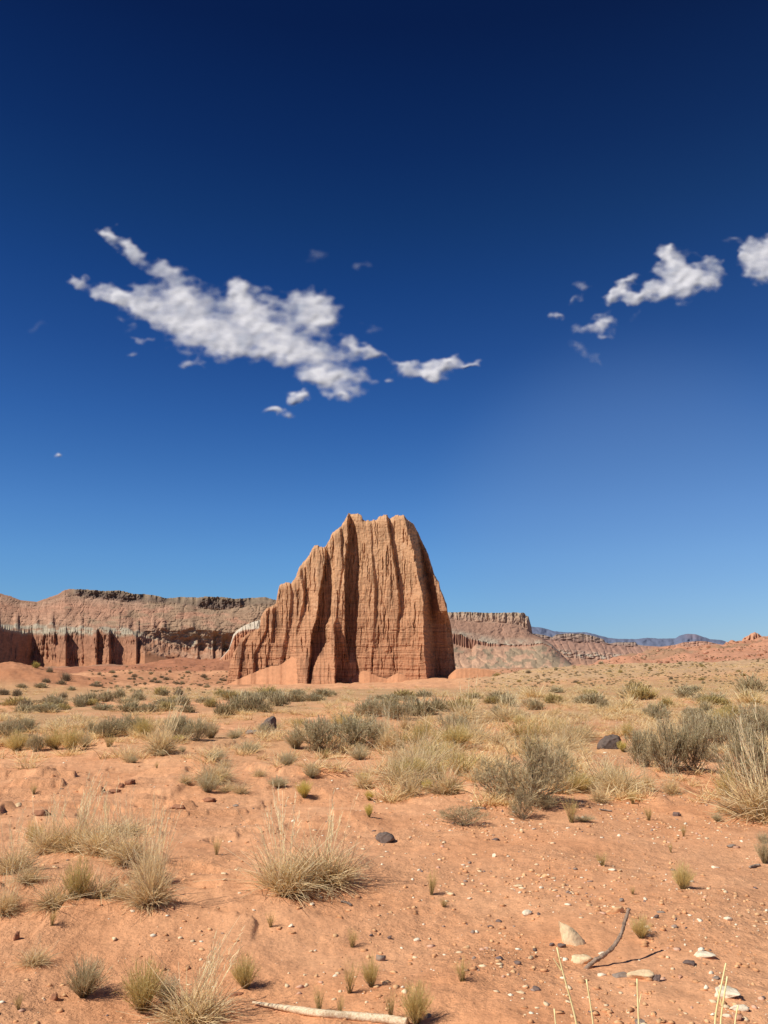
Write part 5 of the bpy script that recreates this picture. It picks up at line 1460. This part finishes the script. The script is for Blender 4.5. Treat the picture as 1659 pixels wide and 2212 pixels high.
# three dark boulders
def boulder(fx, fy, outline, depth, label, seed):
    """dark boulder from its outline (across, up), swelling in depth"""
    g = on_ground(fx, fy); x, y, z = g; unit = K / F_PX * y
    v, f = ICO4; v = v.copy()
    ang = np.arctan2(v[:, 2], v[:, 0]); p = np.array(outline, float)
    pa = np.arctan2(p[:, 1], p[:, 0]); pr = np.hypot(p[:, 0], p[:, 1]); o_ = np.argsort(pa); pa, pr = pa[o_], pr[o_]
    R = np.interp(ang, np.concatenate([pa - 2 * math.pi, pa, pa + 2 * math.pi]), np.tile(pr, 3))
    rr = np.hypot(v[:, 0], v[:, 2])
    rng = np.random.default_rng(seed)
    s = np.sqrt(np.clip(rr, 0, 1))
    P = np.stack([np.cos(ang) * R * s, v[:, 1] * depth, np.sin(ang) * R * s], -1) * unit
    for _ in range(7):
        n = rng.normal(size=3); n[1] = -abs(n[1]); n /= np.linalg.norm(n); d = np.percentile(P @ n, 88); q = P @ n - d; P = P - np.outer(np.clip(q, 0, None), n)
    sc = np.abs(P).max()
    P += (v * 0.055 * sc) * fbm(P[:, 0] / sc * 5 + seed, P[:, 1] / sc * 5 + P[:, 2] / sc * 4, 4, seed)[:, None]
    o = link("boulder", mesh_np("boulder", P, f), S_BASALT); o.location = (x, y + depth * unit * 0.3, z - unit * p[:, 1].min() * 0.75)
    return tag(o, label, "boulder", "dark boulders on the sand")


boulder(578, 1579, [(-19, -13), (-17, -5), (-8, 6), (2, 17), (10, 20), (15, 16), (17, 2), (20, -9), (12, -14), (0, -15)], 17, "dark wedge-shaped boulder standing on sand left of the wide bush", 801)
boulder(1322, 1617, [(-29, -13), (-28, -6), (-14, 9), (-4, 14), (8, 16), (18, 13), (24, 4), (28, -10), (14, -15), (-10, -15)], 22, "dark rounded boulder with yellow plants in front of it", 802)
boulder(830, 1820, [(-20, -7), (-22, 0), (-16, 8), (-4, 11), (10, 10), (20, 4), (24, -4), (14, -9), (-8, -9)], 15, "dark rounded stone alone right of the large middle tuft", 803)
stone(547, 1582, 40, 9, S_GREY, "flat dark slab lying left of the wedge-shaped boulder", 804, flat=0.6)
# readable stones, photograph order from the right foreground
for i, (x, y, w, h, m, lb, kw) in enumerate([
    (805, 778, 104, 112, S_PALE, "large pale pyramid-shaped rock left of the curved stick", dict(flat=0.6, planes=7, cut=0.30, tilt=0.35)),
    (1010, 674, 80, 42, S_TAN, "smooth tan oval stone by the tip of the curved stick", dict(flat=0.5, tilt=-0.3)),
    (855, 880, 96, 60, S_PALE, "rough pale slab under the foot of the curved stick", dict(flat=0.8)),
    (1130, 952, 106, 62, S_PALE, "rounded grey-tan rock right of the stick's shadow", dict(flat=0.6)),
    (1375, 864, 86, 40, S_WHITE, "pale wedge-shaped stone alone on the right", dict(flat=0.7)),
    (1480, 1030, 124, 62, S_WHITE, "broad white slab behind the grass stalks near the bottom right", dict(flat=0.8)),
    (1535, 1097, 74, 26, S_WHITE, "flat white stone below the broad white slab", dict(flat=0.5)),
    (1486, 1132, 38, 32, S_WHITE, "small white stone left of the flat white one at bottom right", {}),
    (1525, 1140, 40, 40, S_PINK, "pinkish stone below the flat white stone", {}),
    (621, 689, 42, 28, S_WHITE, "bright white stone upper left of the pyramid-shaped rock", {}),
    (475, 441, 22, 24, S_WHITE, "bright white pebble on open sand right of the dark rounded stone", {}),
    (1490, 714, 46, 20, S_WHITE, "white flat stone on the far right sand", dict(flat=0.5)),
    (990, 503, 42, 15, S_WHITE, "white flake beside the low sprig", dict(flat=0.6)),
    (1430, 494, 38, 14, S_WHITE, "white flake right of the compact dark yellow bush", dict(flat=0.6)),
    (725, 824, 30, 26, S_DARK, "dark stone left of the pair under the pyramid-shaped rock", {}),
    (765, 831, 30, 24, S_DARK, "dark stone touching the pyramid-shaped rock's lower left side", {}),
    (650, 848, 22, 18, S_DARK, "black pebble left of the pale grass stalk", {}),
    (660, 1016, 36, 28, S_DARK, "dark stone half buried left of the thick grass stalk", {}),
    (1017, 956, 66, 32, S_GREY, "flat purple-grey stone crossed by the stick's shadow", dict(flat=0.9)),
    (945, 956, 44, 17, S_WHITE, "white flat stone below the stick's shadow", dict(flat=0.4)),
    (1175, 706, 24, 20, S_DARK, "black pebble right of the yellow sprig by the stick", {}),
    (1200, 686, 30, 10, S_GREY, "thin dark flake above the black pebble", {}),
    (285, 606, 34, 20, S_PALE, "pale stone beside the faint upright sprig", {}),
    (140, 806, 28, 20, S_WHITE, "pale angular pebble in the lower middle", {}),
    (582, 571, 38, 20, S_PALE, "pale pinkish stone on the middle sand", {}),
    (500, 909, 36, 16, S_PALE, "pale flat pebble left of the thick grass stalk", {}),
    (368, 628, 20, 14, S_WHITE, "small white pebble right of the faint sprig", {}),
    (1128, 629, 26, 18, S_WHITE, "round white pebble above the curved stick's tip", {}),
    (955, 661, 16, 14, S_WHITE, "small white pebble left of the smooth tan stone", {}),
    (1280, 963, 28, 18, S_PINK, "pink pebble right of the grey-tan rock", {}),
    (588, 1031, 36, 20, S_PALE, "pale pebble low in the middle foreground", {}),
    (825, 498, 26, 16, S_GREY, "grey pebble left of the low sprig", {}),
    (695, 531, 44, 16, S_TAN, "tan flake on the middle pebbly sand", {}),
    (733, 541, 28, 16, S_PALE, "pale pebble beside the tan flake", {}),
    (1495, 401, 44, 16, S_GREY, "grey flat stone near the right edge", {}),
    (1526, 404, 34, 16, S_PINK, "pink stone beside the grey flat stone", {}),
    (1105, 1158, 62, 36, S_GREY, "grey stone cut by the bottom edge", {}),
    (462, 746, 28, 16, S_DARK, "dark pebble left of the bright white stone", {}),
    (497, 723, 26, 18, S_DARK, "purple pebble above the dark pebble", {}),
    (668, 692, 22, 16, S_DARK, "dark pebble touching the bright white stone's right side", {}),
    (1255, 706, 22, 18, S_TAN, "tan pebble right of the black pebble", {}),
    (1200, 648, 24, 18, S_TAN, "tan cube-like pebble upper right of the stick", {}),
    (1636, 651, 30, 18, S_TAN, "tan pebble against the right edge", {}),
    (1026, 634, 24, 22, S_GREY, "grey pebble above the smooth tan stone", {}),
    (945, 862, 30, 20, S_WHITE, "white pebble touching the middle of the stick", {}),
    (1135, 748, 28, 16, S_WHITE, "white flake behind the yellow sprig by the stick", {}),
    (632, 884, 30, 20, S_PALE, "pale pebble left of the rough pale slab", {}),
    (575, 905, 26, 22, S_DARK, "dark pebble left of the pale pebble near the grass stalk", {}),
    (1438, 970, 36, 16, S_GREY, "grey flake left of the broad white slab", {}),
    (545, 1042, 22, 14, S_WHITE, "whitish pebble near the bottom middle", {}),
    (1640, 1055, 24, 18, S_DARK, "dark pebble at the lower right edge", {}),
    (25, 797, 22, 18, S_DARK, "dark pebble at the centre of the lower foreground", {}),
]):
    fx, fy = QR(x, y)
    stone(fx, fy, w * 0.5, h * 0.5, m, lb, 820 + i, sub=ICO3 if w > 60 else ICO2, **kw)
for i, (x, y, w, h, m, lb) in enumerate([
    (1640, 882, 46, 46, S_GREY, "grey stone above the bushy yellow sprig in the bottom middle"),
    (1350, 650, 28, 16, S_WHITE, "white pebble below the large middle tuft"),
    (1386, 621, 20, 16, S_GREY, "grey pebble at the foot of the large middle tuft"),
    (1036, 602, 18, 12, S_WHITE, "tiny white pebble left of the large middle tuft"),
    (78, 226, 24, 22, S_PALE, "pale stone on the crusted sand near the left edge"),
    (1255, 746, 20, 16, S_WHITE, "white chip right of the dry sprig on open sand"),
    (1098, 678, 18, 12, S_WHITE, "white chip above the dry sprig on open sand"),
    (1020, 228, 34, 14, S_GREY, "bluish grey flake left of the tuft's stalks"),
    (1345, 855, 24, 14, S_PALE, "pale pebble above the bottom middle sprigs"),
    (970, 545, 20, 12, S_PALE, "pale chip left of the large middle tuft's foot"),
    (575, 682, 22, 10, S_WHITE, "white chip at the foot of the left grass ring"),
    (545, 570, 24, 8, S_WHITE, "white sliver inside the left grass ring"),
]):
    fx, fy = QL(x, y); stone(fx, fy, w * 0.5, h * 0.5, m, lb, 900 + i, sub=ICO2)
# crumbling crust clods along the little ledges
for i, (x, y, w, h, lb) in enumerate([
    (563, 122, 34, 36, "dark red upright clod at the end of the broken soil ledge"), (524, 140, 26, 26, "dark red clod next to the upright one on the soil ledge"), (500, 160, 44, 20, "crumbled clod in the middle of the broken soil ledge"), (468, 172, 40, 18, "low clod at the left end of the broken soil ledge"),
    (900, 200, 46, 20, "rusty soil clod on the bare sand left of centre"), (770, 232, 60, 14, "flat crumbled clod below the rusty soil clod"), (70, 790, 26, 46, "dark upright stub in the sand near the left edge"), (235, 1050, 30, 40, "dark twist of crust beside the round brown bush"),
    (180, 262, 70, 14, "long dark crust edge above the left grass ring"), (1020, 1038, 44, 16, "dark hollow crust beside the upright yellow bush"),
]):
    fx, fy = QL(x, y); stone(fx, fy, w * 0.5, h * 0.5, S_RED, lb, 930 + i, name="soil_clod", cat="soil clod", group="crumbling crusts of red soil", sub=ICO3, rough=0.28, cut=0.5, sink=0.35)
for i, (x, y, w, h, lb) in enumerate([(1265, 264, 24, 24, "small dark triangular clod on the pebble streak"), (1322, 905, 40, 24, "black curled crust right of the grey-tan rock"), (1180, 972, 30, 30, "dark hollow crust under the grey-tan rock's right end"), (485, 372, 26, 14, "dark grey clod on sand left of the pebble field")]):
    fx, fy = QR(x, y); stone(fx, fy, w * 0.5, h * 0.5, S_DARK, lb, 950 + i, name="soil_clod", cat="soil clod", group="crumbling crusts of red soil", sub=ICO3, rough=0.28, cut=0.5)

# boulders on the far rocky hill
rng_ = random.Random(5); k = 0
for _ in range(400):
    if k >= 46: break
    fx = rng_.uniform(1330, 1659); fy = rng_.uniform(1380, 1436)
    g = on_ground(fx, fy)
    if g is None or not 330 < g[1] < 620: continue
    s = rng_.uniform(0.5, 1.5)
    o = link("boulder", rock_mesh("boulder", 1000 + k, s, s * 0.8, s * 0.7, 8, ICO2, 0.1), S_RED if rng_.random() < 0.5 else S_PINK)
    o.location = (g[0], g[1], g[2] + 0.2 * s); tag(o, "weathered boulder strewn over the far rocky hill", "boulder", "boulders on the far rocky hill"); k += 1

# loose pebbles
rng = np.random.default_rng(77); V, Fc, Ct = [], [], []; k = 0
bv, bf = ICO1
PAL = np.array([[0.82, 0.62, 0.38], [0.88, 0.78, 0.58], [0.74, 0.44, 0.22], [0.66, 0.34, 0.16], [0.36, 0.26, 0.20], [0.20, 0.15, 0.14], [0.70, 0.42, 0.28]])
PW = np.array([0.17, 0.07, 0.26, 0.40, 0.035, 0.015, 0.05])
cand = []
while len(cand) < 14500:
    y = 4.0 * (7.0 ** rng.random()); a = rng.uniform(-0.62, 0.62); x = a * y
    right = 0.25 + 0.75 * float(ss(-0.12, 0.15, a))
    clump = 0.5 + 0.8 * float(noise(x / 0.8, y / 1.1, 990))
    if rng.random() < right * clump: cand.append((x, y))
cand = np.array(cand); cz = ground_z(cand[:, 0], cand[:, 1])
for (x, y), z in zip(cand, cz):
    s = 0.0035 + 0.016 * rng.random() ** 3.6 + 0.0012 * max(0, y - 6) * rng.random() ** 2
    v = bv * (1 + 0.25 * rng.normal(size=(len(bv), 1))) * np.array([s * (0.8 + 0.8 * rng.random()), s * (0.7 + 0.5 * rng.random()), s * (0.35 + 0.4 * rng.random())])
    t_ = rng.uniform(0, 6.28); c_, s_ = math.cos(t_), math.sin(t_)
    v = np.stack([v[:, 0] * c_ - v[:, 1] * s_ + x, v[:, 0] * s_ + v[:, 1] * c_ + y, v[:, 2] + z + 0.15 * s], -1)
    V.append(v); Fc.append(bf + k); k += len(v); Ct.append(np.broadcast_to(PAL[rng.choice(len(PAL), p=PW)], v.shape) * rng.uniform(0.85, 1.1))
t = NT("pebble_mix"); peb = t.done(t.diffuse(t.attr("tint").outputs['Color']))
tag(link("gravel", mesh_np("gravel", np.concatenate(V), np.concatenate(Fc), cols=np.concatenate(Ct)), peb), "small pebbles strewn over the sand", kind="stuff")


def tube(path, radii, sides=9, wob=0.0, seed=0):
    P = np.asarray(path, float); n = len(P); T = np.gradient(P, axis=0); T /= np.linalg.norm(T, axis=1, keepdims=True)
    up = np.array([0.2, 0.3, 1.0]); A = np.cross(T, up); A /= np.linalg.norm(A, axis=1, keepdims=True); B = np.cross(T, A)
    th = np.linspace(0, 2 * math.pi, sides, endpoint=False)
    r = np.asarray(radii)[:, None] * (1 + wob * noise(np.arange(n)[:, None] * 0.5 + seed, th[None, :] * 1.3, seed))
    V = P[:, None] + A[:, None] * (np.cos(th)[None, :, None] * r[..., None]) + B[:, None] * (np.sin(th)[None, :, None] * r[..., None])
    i = np.arange(n * sides).reshape(n, sides); j = np.roll(i, -1, 1)
    q = np.stack([i[:-1], j[:-1], j[1:], i[1:]], -1).reshape(-1, 4)
    Vf = np.concatenate([V.reshape(-1, 3), P[:1], P[-1:]])
    c0 = np.stack([j[0], i[0], np.full(sides, n * sides)], -1); c1 = np.stack([i[-1], j[-1], np.full(sides, n * sides + 1)], -1)
    return Vf, [q, np.concatenate([c0, c1])]


def spline(pts, n):
    p = np.asarray(pts, float); d = np.concatenate([[0], np.cumsum(np.linalg.norm(np.diff(p, axis=0), axis=1))])
    u = np.linspace(0, d[-1], n); q = np.stack([np.interp(u, d, p[:, i]) for i in range(3)], -1)
    for _ in range(3):
        q[1:-1] = 0.25 * q[:-2] + 0.5 * q[1:-1] + 0.25 * q[2:]
    return q


def wood_mat(name, c0, c1):
    t = NT(name); v = t.coords((1, 1, 1))
    a = t.noise(v, 30, 5, 0.65); b = t.noise(v, 120, 4, 0.6)
    m = t.math('ADD', t.math('MULTIPLY', a, 0.6), t.math('MULTIPLY', b, 0.4))
    return t.done(t.diffuse(t.ramp(m, [(0.35, c0), (0.6, c1)]), t.bump(m, 0.9, 0.006)))


# curved stick: foot on the sand, rising to the right and away
f0 = on_ground(*QR(866, 930)); y0 = f0[1]
def sp(x, y, Y):
    a = pt(*QR(x, y), Y); return [float(a[0]), float(a[1]), float(a[2])]
path = spline([[f0[0], f0[1], f0[2] - 0.01], sp(900, 905, y0 + 0.015), sp(945, 876, y0 + 0.03), sp(985, 845, y0 + 0.05), sp(1012, 808, y0 + 0.08), sp(1028, 775, y0 + 0.11), sp(1040, 730, y0 + 0.15), sp(1050, 700, y0 + 0.17), sp(1058, 672, y0 + 0.19)], 60)
v, f = tube(path, np.linspace(0.0115, 0.0085, 60) * (1 + 0.22 * np.abs(noise(np.arange(60) / 4.0, 0.5, 6))), 10, 0.45, 4)
tag(link("stick", mesh_np("stick", v, f, smooth=False), wood_mat("weathered_stick_bark", (0.13, 0.09, 0.065), (0.42, 0.29, 0.20))),
    "curved dark stick rising from the sand and casting a thin shadow", "stick")
# bleached log along the bottom edge
pa = [on_ground(*QL(x, y)) for x, y in [(1092, 1092), (1180, 1108), (1300, 1128), (1400, 1142), (1520, 1152), (1659, 1164), (1760, 1180)]]
path = spline([[p[0], p[1], ground_z(p[0], p[1])[0] + 0.015] for p in pa], 90)
v, f = tube(path, np.concatenate([np.linspace(0.006, 0.017, 30), np.linspace(0.017, 0.020, 60)]), 14, 0.10, 9)
tag(link("log", mesh_np("log", v, f), wood_mat("bleached_wood", (0.52, 0.34, 0.19), (0.86, 0.70, 0.47))), "bleached pale log lying along the bottom edge", "log")
for i, (pts, lb) in enumerate([([(930, 248), (960, 252), (985, 256)], "short grey twig lying right of the twiggy shrub"), ([(1580, 500), (1605, 492), (1625, 490)], "dark twig lying near the right edge"), ([(380, 245), (410, 240), (440, 244)], "bleached twig lying in the low twig mat")]):
    ps = [on_ground(*QR(x, y)) for x, y in pts]
    v, f = tube(spline([[p[0], p[1], p[2] + 0.012] for p in ps], 14), np.full(14, 0.010), 7, 0.4, i)
    tag(link("twig", mesh_np("twig", v, f), wood_mat("twig_bark", (0.2, 0.15, 0.11), (0.45, 0.35, 0.26))), lb, "twig")
ps = [on_ground(*QL(x, y)) for x, y in [(1475, 648), (1500, 652), (1518, 664)]]
v, f = tube(spline([[p[0], p[1], p[2] + 0.01] for p in ps], 14), np.full(14, 0.008), 7, 0.4, 8)
tag(link("twig", mesh_np("twig", v, f), wood_mat("dark_twig_bark", (0.08, 0.06, 0.05), (0.22, 0.17, 0.14))), "dark crooked twig on sand right of the large middle tuft", "twig")

# pale green-straw stalks close to the camera, rooted just below the picture
def stalk(parts, label):
    x0, y0_ = parts[0][-1]
    Yb = 3.05
    o = None
    vs, fs = [], []
    base = pt(*QR(x0, y0_), Yb)
    o = empty("grass_stalk", (float(base[0]) + 0.01, Yb, float(ground_z(float(base[0]), Yb)[0])))
    for nm, line in zip(["stem"] + ["leaf_blade"] * 9, parts):
        P = [sp(x, y, Yb) for x, y in line]
        if nm == "stem":
            P.append([P[-1][0] + 0.015, Yb, float(ground_z(P[-1][0], Yb)[0])])
        q = spline(P, 24) - np.array(o.location)
        w = np.linspace(0.0025, 0.0050, 24) if nm == "stem" else np.linspace(0.0012, 0.0026, 24)
        v, f = tube(q, w, 6)
        link(nm, mesh_np(nm, v, f), STALK, o)
    tag(o, label, "grass stalk", "pale grass stalks rising at the bottom edge")


t = NT("pale_stalk"); STALK = t.done(t.diffuse(t.ramp(t.noise(t.coords(), 30, 3), [(0.3, (0.80, 0.68, 0.28)), (0.7, (0.95, 0.88, 0.48))]), None, 0.6))
stalk([[(747, 840), (760, 900), (780, 975), (805, 1060), (836, 1172)], [(732, 888), (750, 915), (766, 940)]], "thick pale grass stalk with a side leaf, leftmost at the bottom right")
stalk([[(874, 978), (882, 1020), (893, 1090), (905, 1172)]], "slim pale grass stalk second from the left at the bottom")
stalk([[(1093, 975), (1096, 1050), (1100, 1172)], [(1112, 1040), (1104, 1075), (1098, 1110)]], "upright slim grass stalk below the grey-tan rock")
stalk([[(1477, 908), (1462, 985), (1440, 1080), (1425, 1172)], [(1600, 900), (1602, 910)]][:1], "leaning grass stalk left of the broad white slab")
stalk([[(1483, 965), (1470, 1050), (1450, 1172)], [(1440, 1020), (1452, 1062), (1462, 1095)]], "grass stalk crossing the broad white slab")
stalk([[(1530, 1090), (1520, 1130), (1512, 1172)]], "short grass stalk beside the flat white stone")
stalk([[(735, 1105), (740, 1140), (742, 1172)]], "short bent grass stalk left of the thick one")
